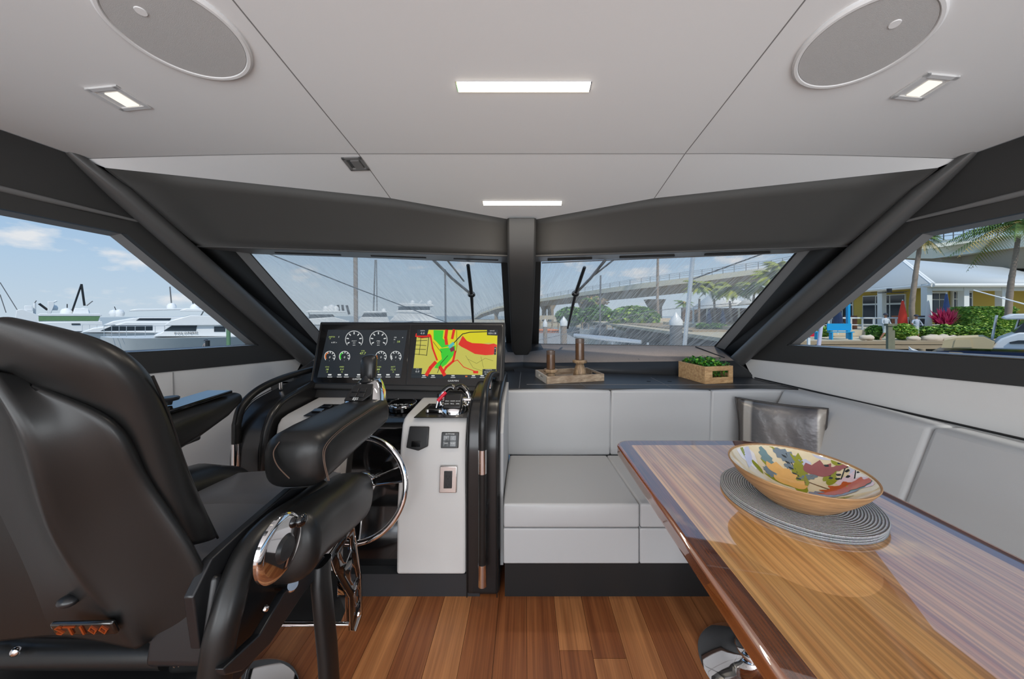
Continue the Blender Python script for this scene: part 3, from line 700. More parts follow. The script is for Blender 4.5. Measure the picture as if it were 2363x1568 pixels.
def leaf(u, v, L, w, ang, col, off=.0002, jag=0):
    pts = []; a = R(ang); n = 10; L *= 1.15; w *= 1.25
    for i in range(n+1): t = i/n; pts.append((t*L, w*math.sin(math.pi*t**.8)*(1 + (jag*(.5 if i % 2 else -.5)))))
    for i in range(n-1, 0, -1): t = i/n; pts.append((t*L, -w*math.sin(math.pi*t**.8)*(1 + (jag*(.5 if i % 2 else -.5)))))
    decal([bp2(u + x_*math.cos(a) - y_*math.sin(a), v + x_*math.sin(a) + y_*math.cos(a)) for x_, y_ in pts], col, off)
def blob(u, v, r, col, off=.0001, n=14, ex=1, wob=.15, ang=0):
    a0 = R(ang); pp = []
    for i in range(n):
        t = 2*math.pi*i/n; rr = r*(1+wob*math.sin(i*2.4+u*9)); x_, y_ = rr*math.cos(t)*ex, rr*math.sin(t); pp.append(bp2(u+x_*math.cos(a0)-y_*math.sin(a0), v+x_*math.sin(a0)+y_*math.cos(a0)))
    decal(pp, col, off)
def stem(pts, w=.012, col='brown', off=.0003):
    for (a, b_) in zip(pts, pts[1:]):
        d = Vector((b_[0]-a[0], b_[1]-a[1])); nn = Vector((-d.y, d.x)).normalized()*w
        decal([bp2(a[0]+nn.x, a[1]+nn.y), bp2(b_[0]+nn.x, b_[1]+nn.y), bp2(b_[0]-nn.x, b_[1]-nn.y), bp2(a[0]-nn.x, a[1]-nn.y)], col, off)
blob(-.74, .02, .36, 'white', .0001, ex=.55, ang=20); leaf(-.72, .35, .75, .05, -85, 'lav', .0003); leaf(-.86, .25, .5, .03, -70, 'olive', .0003)
blob(.74, -.1, .34, 'pink', .0001, ex=.7, ang=10); blob(.85, .12, .16, 'white', .0002); leaf(.62, -.42, .38, .07, 40, 'teal', .0003, .3)
leaf(-.52, .62, .62, .08, -70, 'teal', .0002, .4); leaf(-.40, .12, .34, .07, -80, 'slate', .0003, .4)
leaf(-.35, .75, .40, .12, -20, 'slate', .0003, .4); leaf(-.18, .42, .16, .07, 0, 'slate', .0003, .6)
leaf(.02, .85, 1.45, .085, -88, 'olive', .0003, .3); leaf(-.10, .80, .5, .03, -60, 'olive', .0004)
leaf(-.34, -.05, .34, .05, -35, 'olive', .0003); leaf(-.45, -.22, .4, .05, -10, 'olive', .0003); leaf(-.25, -.48, .5, .05, -12, 'olive', .0004)
for k, (a, L) in enumerate(((60, .34), (85, .38), (110, .34), (35, .26), (135, .26))): leaf(-.10, -.28, L, .09, a, 'orange', .0004 + k*.0001)
for k, (a, L) in enumerate(((55, .32), (80, .36), (110, .30), (20, .26))): leaf(.24, .30, L, .08, a, 'plum', .0004 + k*.0001)
leaf(.34, .40, .34, .06, 12, 'plum', .0006, .3)
stem([(.24, .30), (.12, .12), (.10, -.05)]); stem([(.10, .10), (.30, -.08), (.42, -.22)])
leaf(.12, -.55, .42, .11, 35, 'grey', .0004, .35); leaf(.16, -.50, .50, .07, 5, 'grey', .0005, .3)
leaf(.40, -.05, .30, .05, 75, 'olive', .0004); leaf(.50, -.45, .36, .05, 65, 'olive', .0004); leaf(.22, -.72, .4, .05, 10, 'olive', .0004)
stem([(.55, .10), (.62, .45), (.60, .62)], .008, 'ink'); stem([(.70, .02), (.74, .35)], .008, 'ink')
for i in range(16):
    u = .44 + .10*(i % 4) + .02*math.sin(i*3); v = .12 + .13*(i//4) + .03*math.cos(i*2)
    leaf(u, v, .075, .022, 100 + 35*math.sin(i*1.7), 'ink', .0005)
for i in range(5): leaf(-.02+.05*i-.12, .62-.14*i + .02, .08, .02, 150, 'ink', .0005)
stem([(-.16, .78), (.0, .35), (.03, .15)], .008, 'ink')
blob(-.86, .30, .24, 'white', .0001, ex=.6, ang=30); blob(.80, .30, .22, 'lav', .0001, ex=.7); leaf(.70, .50, .30, .06, 120, 'teal', .0002, .3)
leaf(-.62, -.02, .30, .05, -60, 'olive', .0004); leaf(-.22, .06, .30, .05, 150, 'olive', .0004); leaf(.02, .10, .34, .06, 40, 'slate', .0003, .4); leaf(.46, .72, .3, .05, -60, 'olive', .0004)
leaf(-.60, .90, .30, .05, -30, 'olive', .0004); leaf(.20, .92, .34, .06, -40, 'lav', .0003); blob(.10, .62, .09, 'lav', .0003); leaf(.34, .10, .30, .05, 60, 'olive', .0004)
for k, (a, L) in enumerate(((70, .30), (100, .34), (130, .28), (40, .26))): leaf(-.22, .02, L, .09, a, 'orange', .0005 + k*.0001)
for k, a in enumerate((100, 130, 160, 70, 185, 40)): leaf(.64, -.36, .34, .075, a, 'rust', .0004 + k*.0001, .3)
mb.build('painted_inside', BM, bw, angle=60)

# ================================================================ dash ornaments
def tray():
    a, b, d = Vector((.139, 2.115, zt)), Vector((.532, 2.215, zt)), Vector((.070, 2.385, zt))
    u = (b-a).normalized(); L = (b-a).length; v = Vector((-u.y, u.x, 0)); Wd = .272
    c = a + u*L/2 + v*Wd/2; Mx = Matrix((u, v, Vector((0, 0, 1)))).transposed()
    t = thing('serving_tray', c, 'rectangular whitewashed wooden tray on the dashboard holding two candle holders', 'tray')
    MB().box(c + Vector((0, 0, .006)), (L-.01, Wd-.01, .008), Mx).build('tray_bottom', M['rustic'], t)
    hgt = .048
    for nm, cc, sz in (('tray_side', (0, -Wd/2+.006, 0), (L, .012, hgt)), ('tray_side', (0, Wd/2-.006, 0), (L, .012, hgt))):
        MB().box(c + Mx @ Vector(cc) + Vector((0, 0, hgt/2)), sz, Mx).build(nm, M['rustic'], t, bevel=.0015)
    for sg in (-1, 1):
        cc = c + Mx @ Vector((sg*(L/2-.006), 0, 0)); mb = MB()
        for (y0, y1, z0, z1) in ((-Wd/2+.012, Wd/2-.012, 0, .018), (-Wd/2+.012, Wd/2-.012, .034, hgt), (-Wd/2+.012, -.045, .018, .034), (.045, Wd/2-.012, .018, .034)):
            mb.box(cc + Mx @ Vector((0, (y0+y1)/2, (z0+z1)/2)), (.012, y1-y0, z1-z0), Mx)
        mb.build('tray_handle_end', mat('whitewashed_wood', srgb(206, 196, 182), .7, var=.12, vscale=30) if sg < 0 else M['rustic'], t)
    return c, u, v
tc_, tu, tv = tray()
def holder(px, pyb, Y, prof, label, clabel, cr, cz0, ch):
    p = P(px, pyb, Y); p.z = zt + .010
    MB().lathe(prof, p, 40).build('candle_holder', M['turned'], label=label, cat='candle holder', loc=p, group='candle holders on the tray')
    q = p + Vector((0, 0, cz0)); t = thing('pillar_candle', q, clabel, 'candle', 'brown candles on the holders')
    MB().lathe([(0, 0), (cr, 0), (cr, ch*.78), (0, ch*.78)], q, 32).build('candle_body', M['candle'], t)
    MB().lathe([(cr*.99, ch*.78), (cr, ch*.80), (cr, ch), (cr*.86, ch), (cr*.86, ch*.80), (0, ch*.79)], q, 32).build('candle_rim', M['smoke'], t)
    MB().cyl(q + Vector((0, 0, ch*.79)), q + Vector((.002, 0, ch*.9)), .0016, n=8).build('wick', M['toe'], t)
holder(1271, 870, 2.20, [(0, 0), (.030, 0), (.036, .006), (.037, .02), (.030, .038), (.026, .046), (.034, .050), (.047, .056), (.049, .066), (.044, .074), (0, .076)], 'short turned wooden candle holder with wide cup, left on the tray', 'shorter brown pillar candle, the left one on the tray', .029, .076, .123)
holder(1338, 864, 2.26, [(0, 0), (.044, 0), (.047, .010), (.045, .035), (.034, .075), (.026, .098), (.030, .103), (.048, .108), (.051, .118), (.046, .128), (0, .130)], 'tall bottle-shaped turned wooden candle holder, right on the tray', 'taller brown pillar candle, the right one on the tray', .0305, .130, .142)
def planter():
    a, b = Vector((1.155, 2.115, zt)), Vector((1.362, 2.158, zt))
    u = (b-a).normalized(); L = .212; v = Vector((-.20, .98, 0)).normalized(); v = (v - u*v.dot(u)).normalized(); Wd = .26; h = .112
    c = a + u*L/2 + v*Wd/2; Mx = Matrix((u, v, Vector((0, 0, 1)))).transposed()
    t = thing('planter_box', c, 'small pale wooden planter crate on the right of the dashboard', 'planter')
    MB().box(c + Vector((0, 0, .006)), (L-.02, Wd-.02, .012), Mx).build('crate_bottom', M['pine'], t)
    for sg in (-1, 1):
        MB().box(c + Mx @ Vector((sg*(L/2-.006), 0, h/2)), (.012, Wd, h), Mx).build('crate_side', M['pine'], t, bevel=.0015)
        cc = c + Mx @ Vector((0, sg*(Wd/2-.006), 0)); mb = MB()
        for (x0, x1, z0, z1) in ((-L/2+.012, L/2-.012, 0, .040), (-L/2+.012, L/2-.012, .082, h), (-L/2+.012, -.050, .04, .082), (.075, L/2-.012, .04, .082)):
            mb.box(cc + Mx @ Vector(((x0+x1)/2, 0, (z0+z1)/2)), (x1-x0, .012, z1-z0), Mx)
        mb.build('crate_end', M['pine'], t, bevel=.001)
    mb = MB(); rnd = random.Random(3)
    for i in range(900):
        if i < 620:
            x_, y_ = rnd.uniform(-.095, .095), rnd.uniform(-.115, .115); hh = h - .01 + .05*max(0, 1-(y_/.14)**2)*rnd.uniform(.2, 1) + .012*math.sin(x_*70)
        else: x_, y_, hh = rnd.uniform(-.09, .09), rnd.choice((-1, 1))*rnd.uniform(.06, .112), rnd.uniform(.03, h)
        p = c + Mx @ Vector((x_, y_, hh)); a1 = rnd.uniform(0, 6.28); r = rnd.uniform(.006, .0105)
        q = Matrix.Rotation(a1, 3, 'Z') @ Matrix.Rotation(rnd.uniform(-1.1, 1.1), 3, 'X')
        mb.add([p + q @ Vector((r*math.cos(k*1.047), r*math.sin(k*1.047), .002*math.cos(k*2.1))) for k in range(6)], [tuple(range(6))], rnd.randrange(3))
    for i in range(30):
        x_, y_ = rnd.uniform(-.08, .08), rnd.uniform(-.1, .1); mb.cyl(c + Mx @ Vector((x_, y_, .02)), c + Mx @ Vector((x_*1.1, y_*1.1, h+.03)), .0012, n=5, mi=3)
    mb.build('boxwood_plant', [mat('leaf_green', srgb(70, 156, 52), .5), mat('leaf_dark_green', srgb(34, 102, 32), .5), mat('leaf_lime', srgb(130, 190, 60), .5), mat('stem_green', srgb(60, 80, 30), .6)], label='bright green small-leaved artificial plant filling the wooden planter crate', cat='plant')
planter()
# ================================================================ helm displays
CAMP = Vector((0, 0, HC))
def on_plane(px, py, A, n, off=0.0):
    d = Vector(((px-CX)/F, 1, -(py-CY)/F)); t = (A-CAMP).dot(n)/d.dot(n)
    return CAMP + d*t + n*off
SA = Vector((-.66, 1.80, .833)); SU = Vector((0, .18, .357)).normalized(); SM = basis((1, 0, 0), SU); SN = SM.col[2].copy()
def sc(px, py, off=.0012): return on_plane(px, py, SA, SN, off)
def ink(name, c, s=.75): return emis(name, srgb(*c), s)
E = {'w': ink('screen_white', (235, 238, 238)), 'g': ink('screen_green', (60, 220, 50)), 'lime': ink('screen_lime', (200, 225, 120)), 'bg': ink('screen_slate', (46, 54, 62), .55), 'yel': ink('chart_yellow', (236, 226, 22)), 'kh': ink('chart_khaki', (214, 208, 92)), 'red': ink('chart_red', (238, 42, 22)), 'ora': ink('screen_orange', (230, 120, 50)), 'k': ink('chart_black', (24, 26, 24)), 'navy': ink('chart_navy', (28, 40, 48)), 'teal': ink('chart_teal', (90, 200, 200)), 'pur': ink('chart_purple', (130, 40, 70))}
EK = list(E); EM = [E[k] for k in EK]
def ei(k): return EK.index(k)
def spoly(mb, pts, k, off): mb.add([sc(x_, y_, off) for x_, y_ in pts], [list(range(len(pts)))], ei(k))
def sribbon(mb, pts, w, k, off, closed=False):
    n = len(pts)
    for i in range(n if closed else n-1):
        a, b = Vector(pts[i]), Vector(pts[(i+1) % n]); d = b-a
        if d.length < 1e-6: continue
        q = Vector((-d.y, d.x)).normalized()*w/2; e_ = d.normalized()*w*.3
        spoly(mb, [tuple(a-e_+q), tuple(b+e_+q), tuple(b+e_-q), tuple(a-e_-q)], k, off)
def stext(mb, s, px, py, hpx, k, off=.0056, sx=1.0):
    Y = sc(px, py).y; text(mb, s, sc(px, py, off), (1, 0, 0), SU, hpx*Y/F*1.25, ei(k), .0002, sx=sx)
pod_t = thing('display_housing', (-.66, 1.86, .80), 'wide black housing framing the two helm displays', 'display housing')
mb = MB()
o0, o1, o2, o3 = sc(713, 897, 0), sc(1161, 905, 0), sc(1166, 744, 0), sc(739, 743, 0)
dn = -SN*.07
mb.hexa([o0+dn, o1+dn, o2+dn, o3+dn, o0, o1, o2, o3]); mb.build('housing_body', M['black'], pod_t, bevel=.006)
mb = MB(); 
for a, b in (((716, 893), (741, 746)), ((741, 746), (1163, 747)), ((1163, 747), (1158, 900)), ((716, 885), (1158, 893))):
    mb.tube([sc(*a, .001), sc(*b, .001)], .003, n=8)
mb.build('housing_bead', M['metal_black'], pod_t)
mb = MB(); a0, a1 = sc(713, 899, -.01), sc(1161, 906, -.01); mb.hexa([a0 + Vector((0, .0, -.045)), a1 + Vector((0, 0, -.045)), a1 + Vector((0, .22, -.045)), a0 + Vector((0, .22, -.045)), a0 + Vector((0, .02, 0)), a1 + Vector((0, .02, 0)), a1 + Vector((0, .22, 0)), a0 + Vector((0, .22, 0))])
mb.build('housing_foot', M['black'], pod_t, bevel=.004)
def display(pts, name, label):
    t = thing('multifunction_display', sc(*pts[3]), label, 'display')
    mb = MB(); q = [sc(*p_, .0) for p_ in pts]; mb.hexa([v - SN*.02 for v in q] + [v + SN*.0035 for v in q]); mb.build('bezel', M['gloss'], t, bevel=.0015)
    return t
t1 = display([(722, 884), (936, 889), (947, 750), (743, 749)], '', 'left helm display showing round engine gauges on dark slate')
t2 = display([(938, 889), (1152, 893), (1160, 751), (949, 750)], '', 'right helm display showing a yellow, red and green chart')
for t, px, py in ((t1, 826, 876), (t2, 1046, 880)):
    mb = MB(); stext(mb, 'GARMIN', px, py, 4.2, 'w', .0040, 1.3); mb.build('maker_lettering', EM, t)
o = .0042
mb = MB(); spoly(mb, [(733, 872), (925, 873), (941, 763), (758, 762)], 'bg', o)
def arcp(cx, cy, r, a0, a1, n=20): return [(cx + r*math.sin(R(a0+(a1-a0)*i/n)), cy - r*math.cos(R(a0+(a1-a0)*i/n))) for i in range(n+1)]
for cx, cy in ((818, 785), (874, 785)):
    sribbon(mb, arcp(cx, cy, 20, -128, 128, 28), 1.3, 'w', o+.0005)
    for a in range(-120, 121, 40):
        sribbon(mb, [(cx+17*math.sin(R(a)), cy-17*math.cos(R(a))), (cx+13*math.sin(R(a)), cy-13*math.cos(R(a)))], 2.4, 'w', o+.0006)
    stext(mb, 'POR T' if cx < 850 else 'STBD', cx, cy+3.5, 3.0, 'w'); stext(mb, '0.0', cx, cy+8, 3.6, 'w'); stext(mb, 'rpm', cx, cy+12.5, 3, 'w')
for i, (cx, cy, c2) in enumerate(((762, 824, 'ora'), (796, 824, 'g'), (880, 824, 'ora'), (914, 824, 'w'))):
    sribbon(mb, arcp(cx, cy, 12.2, -130, 130, 22), 1.3, 'w', o+.0005)
    sribbon(mb, arcp(cx, cy, 9.8, -120, -20 if i < 2 else -80, 10), 2.2, c2, o+.0006)
    for a in range(-30, 121, 36): sribbon(mb, [(cx+11*math.sin(R(a)), cy-11*math.cos(R(a))), (cx+8*math.sin(R(a)), cy-8*math.cos(R(a)))], 1.8, 'w', o+.0006)
    stext(mb, '0', cx, cy+2, 6, 'w'); stext(mb, '.', cx, cy+8, 6, 'w')
stext(mb, '47.7', 838, 817, 6.5, 'lime'); stext(mb, 'FUEL', 839, 811, 3, 'lime'); stext(mb, '14', 836, 834, 5, 'w')
stext(mb, 'DEPTH', 767, 779, 3.6, 'lime'); stext(mb, 'ft', 763, 783, 3, 'lime'); stext(mb, '5', 783, 779, 4, 'w'); stext(mb, '0 PF >', 772, 792, 4, 'w')
stext(mb, 'OIL', 913, 780, 3.4, 'w'); stext(mb, '08', 911, 785, 3.2, 'w'); stext(mb, 'x', 930, 780, 4, 'w'); stext(mb, '18', 920, 790, 6, 'lime'); stext(mb, ':', 910, 791, 5, 'w')
for px, s1, s2 in ((756, 'COG', '18'), (790, 'SPEED', '0.0'), (874, 'WATER', '88'), (908, 'BATT', '12.6')):
    stext(mb, s1, px, 848, 3.2, 'lime'); stext(mb, s2, px, 854, 5.5, 'lime'); stext(mb, 'ok', px, 859.5, 3.2, 'lime')
for px in (762, 784, 800, 829, 843, 876, 896, 918):
    sribbon(mb, [(px-3, 866), (px+3, 866)], 3.2, 'w', o+.0005); sribbon(mb, [(px-5, 871), (px+5, 871)], 1.4, 'w', o+.0005)
mb.build('gauge_screen', EM, t1)
mb = MB(); spoly(mb, [(949, 873), (1143, 876), (1149, 763), (964, 762)], 'navy', o)
spoly(mb, [(953, 864), (1145, 867), (1148.5, 763), (964, 762)], 'kh', o+.0003)
spoly(mb, [(966, 763), (1148, 763), (1147, 795), (1128, 792), (1110, 795), (1085, 792), (1070, 783), (1062, 776), (1055, 780), (1056, 800), (1050, 824), (1020, 852), (1005, 845), (1010, 830), (1002, 805), (996, 785), (990, 775), (964, 778)], 'yel', o+.0005)
spoly(mb, [(1001, 763), (1024, 764), (1022, 782), (1030, 790), (1038, 800), (1020, 804), (1008, 790), (1001, 784)], 'g', o+.0008)
spoly(mb, [(1015, 806), (1038, 803), (1052, 798), (1050, 816), (1040, 830), (1030, 842), (1016, 852), (1003, 850), (1008, 840), (1020, 830), (1018, 816)], 'g', o+.0009)
spoly(mb, [(1068, 776), (1078, 788), (1090, 793), (1112, 794), (1128, 796), (1140, 794), (1147, 797), (1146, 812), (1138, 820), (1120, 821), (1096, 818), (1078, 808), (1064, 801), (1058, 796), (1062, 788)], 'red', o+.0010)
for pts, w in (([(962, 775), (975, 778), (992, 776)], 8), ([(994, 776), (999, 805), (1009, 832)], 4), ([(1005, 838), (994, 850), (985, 866)], 8), ([(1031, 764), (1029, 780), (1031, 795)], 7), ([(1048, 763), (1044, 782)], 6), ([(1051, 812), (1046, 835), (1030, 849), (1022, 862)], 5), ([(1016, 848), (1026, 866)], 8), ([(1046, 836), (1056, 832), (1070, 848), (1096, 858)], 1.8), ([(1094, 860), (1102, 860)], 6)):
    sribbon(mb, pts, w, 'red', o+.0012)
for pts, w in (([(966, 780), (990, 780), (988, 798), (985, 822)], 1.4), ([(960, 788), (986, 787)], 1.2), ([(958, 797), (984, 799)], 1.2), ([(956, 807), (983, 808)], 1.2), ([(955, 818), (984, 821)], 1.2), ([(972, 780), (968, 820)], 1.2), ([(1148, 766), (1085, 768), (1068, 772), (1056, 784), (1046, 795)], 2.0), ([(1054, 764), (1055, 800), (1052, 815)], 1.0), ([(1000, 790), (1012, 806), (1020, 815)], 1), ([(1010, 862), (1018, 840), (1034, 822)], 1.2), ([(1080, 830), (1100, 840), (1120, 828), (1138, 834)], .5), ([(1075, 822), (1092, 850), (1120, 860)], .5), ([(1110, 824), (1116, 850)], .5)):
    sribbon(mb, pts, w, 'k', o+.0014)
spoly(mb, [(1034, 800), (1046, 790), (1050, 796), (1038, 806)], 'teal', o+.0016); spoly(mb, [(1038, 806), (1048, 800), (1050, 810), (1041, 814)], 'pur', o+.0018)
for q in ([(962, 776), (986, 776), (990, 762), (964, 762)], [(1124, 775), (1148, 776), (1149, 763), (1124, 763)], [(949, 866), (973, 866), (975, 851), (952, 851)], [(1113, 873), (1143, 874), (1145, 853), (1114, 853)], [(1140, 820), (1145, 820), (1146, 802), (1141, 802)]): spoly(mb, q, 'navy', o+.0020)
ot = o+.0030
for s, px, py, h in (('DEPTH', 976, 765, 2.6), ('0.0', 976, 771, 6), ('RANGE', 1136, 765, 2.6), ('050:18', 1136, 771, 5.5), ('SOG', 964, 853, 2.6), ('0.0', 964, 859, 6), ('POSITION', 1128, 855, 2.6), ('N 26.52.48', 1128, 860, 3.6), ('W 80.03.2', 1128, 865, 3.6), ('+', 1143, 806, 5), ('-', 1143, 815, 5)): stext(mb, s, px, py, h, 'w', ot)
for px in (979, 1000, 1046, 1093, 1113, 1132): sribbon(mb, [(px-3, 868.5), (px+3, 868.5)], 2.4, 'w', ot); sribbon(mb, [(px-5, 872.5), (px+5, 872.5)], 1.2, 'w', ot)
sribbon(mb, [(1075, 870), (1078, 870)], 3, 'ora', ot)
mb.build('chart_screen', EM, t2)

# ================================================================ helm console
con = thing('helm_console', (-.70, 1.6, 0), 'helm console with light grey upholstered pods between two black leather side wings', 'console')
MB().box((-.70, 1.475, .049), (1.0, .05, .098)).build('kick_plate', M['kick'], con)
def pod(x0, x1):
    prof = [(1.445, .098), (1.452, .40), (1.492, .66), (1.512, .735), (1.535, .758), (1.575, .767), (1.90, .790), (1.93, .79), (1.93, .098)]
    return MB().prism([(x0, y, z) for y, z in prof], (x1-x0, 0, 0)).build('grey_pod', M['pod'], con, bevel=.012, seg=4, bev_angle=50)
pod(-.566, -.262); pod(-1.14, -.836)
MB().prism([(-.836, y, z) for y, z in ((1.50, .085), (1.53, .50), (1.57, .70), (1.60, .72), (1.95, .755), (1.95, .085))], (.27, 0, 0)).build('centre_panel', M['gloss'], con, bevel=.006)
MB().box((-.70, 1.93, .787), (.95, .05, .03)).build('rear_shelf', M['black'], con)
def wing(x0, x1, s):
    prof = [(1.448, 0), (1.448, .55), (1.458, .68), (1.485, .755), (1.53, .81), (1.62, .845), (1.93, .885), (2.12, .875), (2.12, 0)]
    mb = MB(); pr = catmull([(0, y, z) for y, z in prof[:8]], 4); pr = [(p.y, p.z) for p in pr] + [(2.12, 0)]
    mb.prism([(x0, y, z) for y, z in pr], (x1-x0, 0, 0))
    w = mb.build('side_wing', M['leather_side'], con, bevel=.022, seg=5, bev_angle=50)
    mb = MB()
    for x_ in (x0+.012, x1-.012): mb.tube([Vector((x_, y-.003 if z < .75 else y, z+(.003 if z > .7 else 0))) for y, z in pr[:-8]], .0022, n=6)
    mb.build('wing_piping', M['leather'], w)
    return w
wing(-.268, -.112, 1); wing(-1.305, -1.155, -1)
MB().prism([(-.112, y, z) for y, z in ((1.50, .1), (1.50, .70), (1.62, .80), (1.99, .83), (1.99, .1))], (.012, 0, 0)).build('sofa_side_lining', M['vinyl'], con)
def handrail(X, s):
    path = [(X, 1.385, .105), (X, 1.385, .30), (X, 1.385, .62), (X, 1.387, .74), (X, 1.40, .80), (X, 1.45, .865), (X-.005*s, 1.55, .90), (X-.0, 1.72, .925), (X + .03*(1 if s > 0 else 1), 1.88, .925 if s < 0 else .895)]
    if s < 0: path = [(X, 1.45, .30), (X, 1.45, .70), (X, 1.455, .77), (X+.003, 1.48, .835), (X+.01, 1.56, .885), (X+.03, 1.70, .915), (X+.055, 1.93, .925)]
    pth = catmull(path, 8)
    h = MB().tube(pth, .017, n=18).build('handrail', M['leather'], con)
    y0 = 1.385 if s > 0 else 1.45
    MB().cyl((X, y0, .575), (X, y0, .675), .0182, n=24).build('chrome_sleeve', M['chrome'], h)
    if s > 0:
        MB().cyl((X, y0, .103), (X, y0, .195), .0186, n=24).build('chrome_sleeve', M['chrome'], h)
        MB().cyl((X, y0, .15), (X, 1.46, .15), .009).build('rail_standoff', M['metal_black'], h)
    MB().cyl((X+.01*s, y0, .60 if s < 0 else .40), (X + .01*s, 1.475, .60 if s < 0 else .40), .008).build('rail_standoff', M['metal_black'], h)
    e_ = Vector(path[-1]); q = pth[-10]
    MB().cyl(q, (q.x, q.y, .86), .008).build('rail_standoff', M['chrome'], h)
handrail(-.180, 1); handrail(-1.272, -1)
# things on the right pod front
FA = Vector((0, 1.452, .40)); FN = Vector((0, -1, .125)).normalized(); FU = Vector((0, .125, 1)).normalized(); FM = basis((1, 0, 0), FU)
UA = Vector((0, 1.497, .68)); UN = Vector((0, -1, .27)).normalized(); UU = Vector((0, .27, 1)).normalized(); UM = basis((1, 0, 0), UU)
def up(px, py, off=.002): return on_plane(px, py, UA, UN, off)
mb = MB(); q = [up(948, 984), up(992, 985), up(989, 1030), up(968, 1040), up(940, 1033)]; mb.add(q + [v + UN*.016 for v in q], [list(range(5)), list(range(5, 10))] + [(i, (i+1) % 5, 5+(i+1) % 5, 5+i) for i in range(5)])
cv = mb.build('socket_cover', M['panel'], con, bevel=.004)
mb = MB(); c = up(963, 1024, .019); mb.box(c, (.040, .024, .003), UM); mb.build('cover_latch', M['gloss'], cv)
c = up(1039, 1016, .004); mb = MB(); mb.box(c, (.078, .068, .010), UM); kp = mb.build('keypad', M['panel'], con, bevel=.003)
mb = MB()
for i in (-1, 1):
    for j in (-1, 1): mb.box(c + UM @ Vector((i*.015, j*.012 - .003, .007)), (.026, .021, .003), UM)
mb.build('keypad_button', M['gloss'], kp)
mb = MB(); text(mb, 'BUTTONS', c + UM @ Vector((0, .026, .0056)), (1, 0, 0), UU, .009)
for i, s_ in ((-1, 'SAM'), (1, 'SLEEP')): text(mb, s_, c + UM @ Vector((i*.015, -.013, .009)), (1, 0, 0), UU, .0085)
for i, s_ in ((-1, '%'), (1, '(')): text(mb, s_, c + UM @ Vector((i*.015, .010, .009)), (1, 0, 0), UU, .013)
mb.build('keypad_lettering', M['white'], kp)
c = on_plane(1035, 1106, Vector((0, 1.475, .55)), UN, .006); c.z -= .0; mb = MB(); mb.box(c, (.076, .112, .008), FM); ol = mb.build('power_outlet', M['steel'], con, bevel=.003)
MB().box(c + FM @ Vector((0, 0, .005)), (.036, .072, .006), FM).build('socket_insert', M['panel'], ol, bevel=.002)
mb = MB()
for j in (-.020, .014):
    mb.box(c + FM @ Vector((-.007, j, .009)), (.002, .010, .001), FM); mb.box(c + FM @ Vector((.007, j, .009)), (.002, .008, .001), FM); mb.cyl(c + FM @ Vector((0, j-.010, .0085)), c + FM @ Vector((0, j-.010, .0095)), .003, n=10)
mb.build('socket_slots', M['toe'], ol)
# instrument plate and throttle
def top(px, py, off=.0): return on_plane(px, py, Vector((0, 1.575, .769)), Vector((0, -.07, 1)).normalized(), off)
q = [top(955, 966, .001), top(1083, 966, .001), top(1101, 936, .001), top(990, 934, .001)]
MB().hexa(q + [v + Vector((0, 0, .004)) for v in q]).build('throttle_plate', M['panel'], con, bevel=.001)
q = [top(700, 962, .001), top(800, 962, .001), top(806, 936, .001), top(748, 935, .001)]
pl = MB().hexa(q + [v + Vector((0, 0, .004)) for v in q]).build('switch_plate', M['panel'], con, bevel=.001)
for px, py in ((735, 953), (770, 953), (755, 943), (785, 943)): MB().box(top(px, py, .010), (.05, .028, .01), Matrix.Rotation(R(12), 3, 'X')).build('rocker_switch', M['gloss'], pl, bevel=.002)
c = up(685, 1005, .003); c = on_plane(690, 1003, UA, UN, .004); nc = MB().box(c, (.10, .058, .004), UM).build('name_card', M['frame'], con, bevel=.001)
mb = MB(); text(mb, 'Kin', c + UM @ Vector((-.030, 0, .0032)), (1, 0, 0), UU, .028); mb.build('card_lettering', M['toe'], nc)
th = thing('throttle_control', (-.345, 1.62, .775), 'chrome twin-lever throttle control on the right grey pod', 'throttle')
tc0 = Vector((-.345, 1.60, .766))
MB().lathe([(0, 0), (.066, 0), (.070, .006), (.066, .022), (.052, .040), (0, .044)], tc0, 28, sx=1, sy=.9).build('throttle_base', M['chrome'], th)
TM = Matrix.Rotation(R(-46), 3, 'X')
MB().box(tc0 + Vector((0, -.020, .054)), (.088, .078, .034), TM.inverted() @ Matrix.Identity(3)).build('throttle_face', M['panel'], th, bevel=.008)
FM2 = basis((1, 0, 0), TM.inverted() @ Vector((0, 1, 0)))
mb = MB()
for i in range(3):
    for j in range(2): text(mb, [['SYNC', 'WARM', 'DOCK'], ['SLOW', 'TROL', 'XFER']][j][i], tc0 + Vector((0, -.020, .054)) + FM2 @ Vector(((i-1)*.026, -.004 - j*.014, .0178)), (1, 0, 0), FM2.col[1], .0072)
mb.build('throttle_lettering', M['white'], th)
MB().cyl(tc0 + Vector((-.082, .012, .058)), tc0 + Vector((.082, .012, .058)), .012).build('lever_shaft', M['chrome'], th)
for s in (-1, 1):
    pth = catmull([(s*.072, .012, .035), (s*.076, .014, .062), (s*.070, .02, .088), (s*.048, .03, .114), (s*.026, .034, .124), (s*.010, .034, .118)], 5)
    pth = [Vector((p.x*.92, p.y, p.z*.92)) for p in pth]; lv = MB().tube([tc0 + p for p in pth], [.011]*12 + [.013]*(len(pth)-12), n=12).build('throttle_lever', M['chrome'], th)
    MB().tube([tc0 + p + Vector((0, -.001, .0015)) for p in pth[12:]], .0150, n=12).build('lever_grip', M['gloss'], lv)
mb = MB(); a, b = tc0 + Vector((-.072, -.03, .062)), tc0 + Vector((-.040, -.006, .098)); mb.cyl(a, b, .0085, n=12); mb.build('red_kill_tag', M['red'], th)
MB().cyl(a, a + Vector((-.006, -.006, -.03)), .004, n=8, mi=0).build('tag_stem', M['steel'], th)
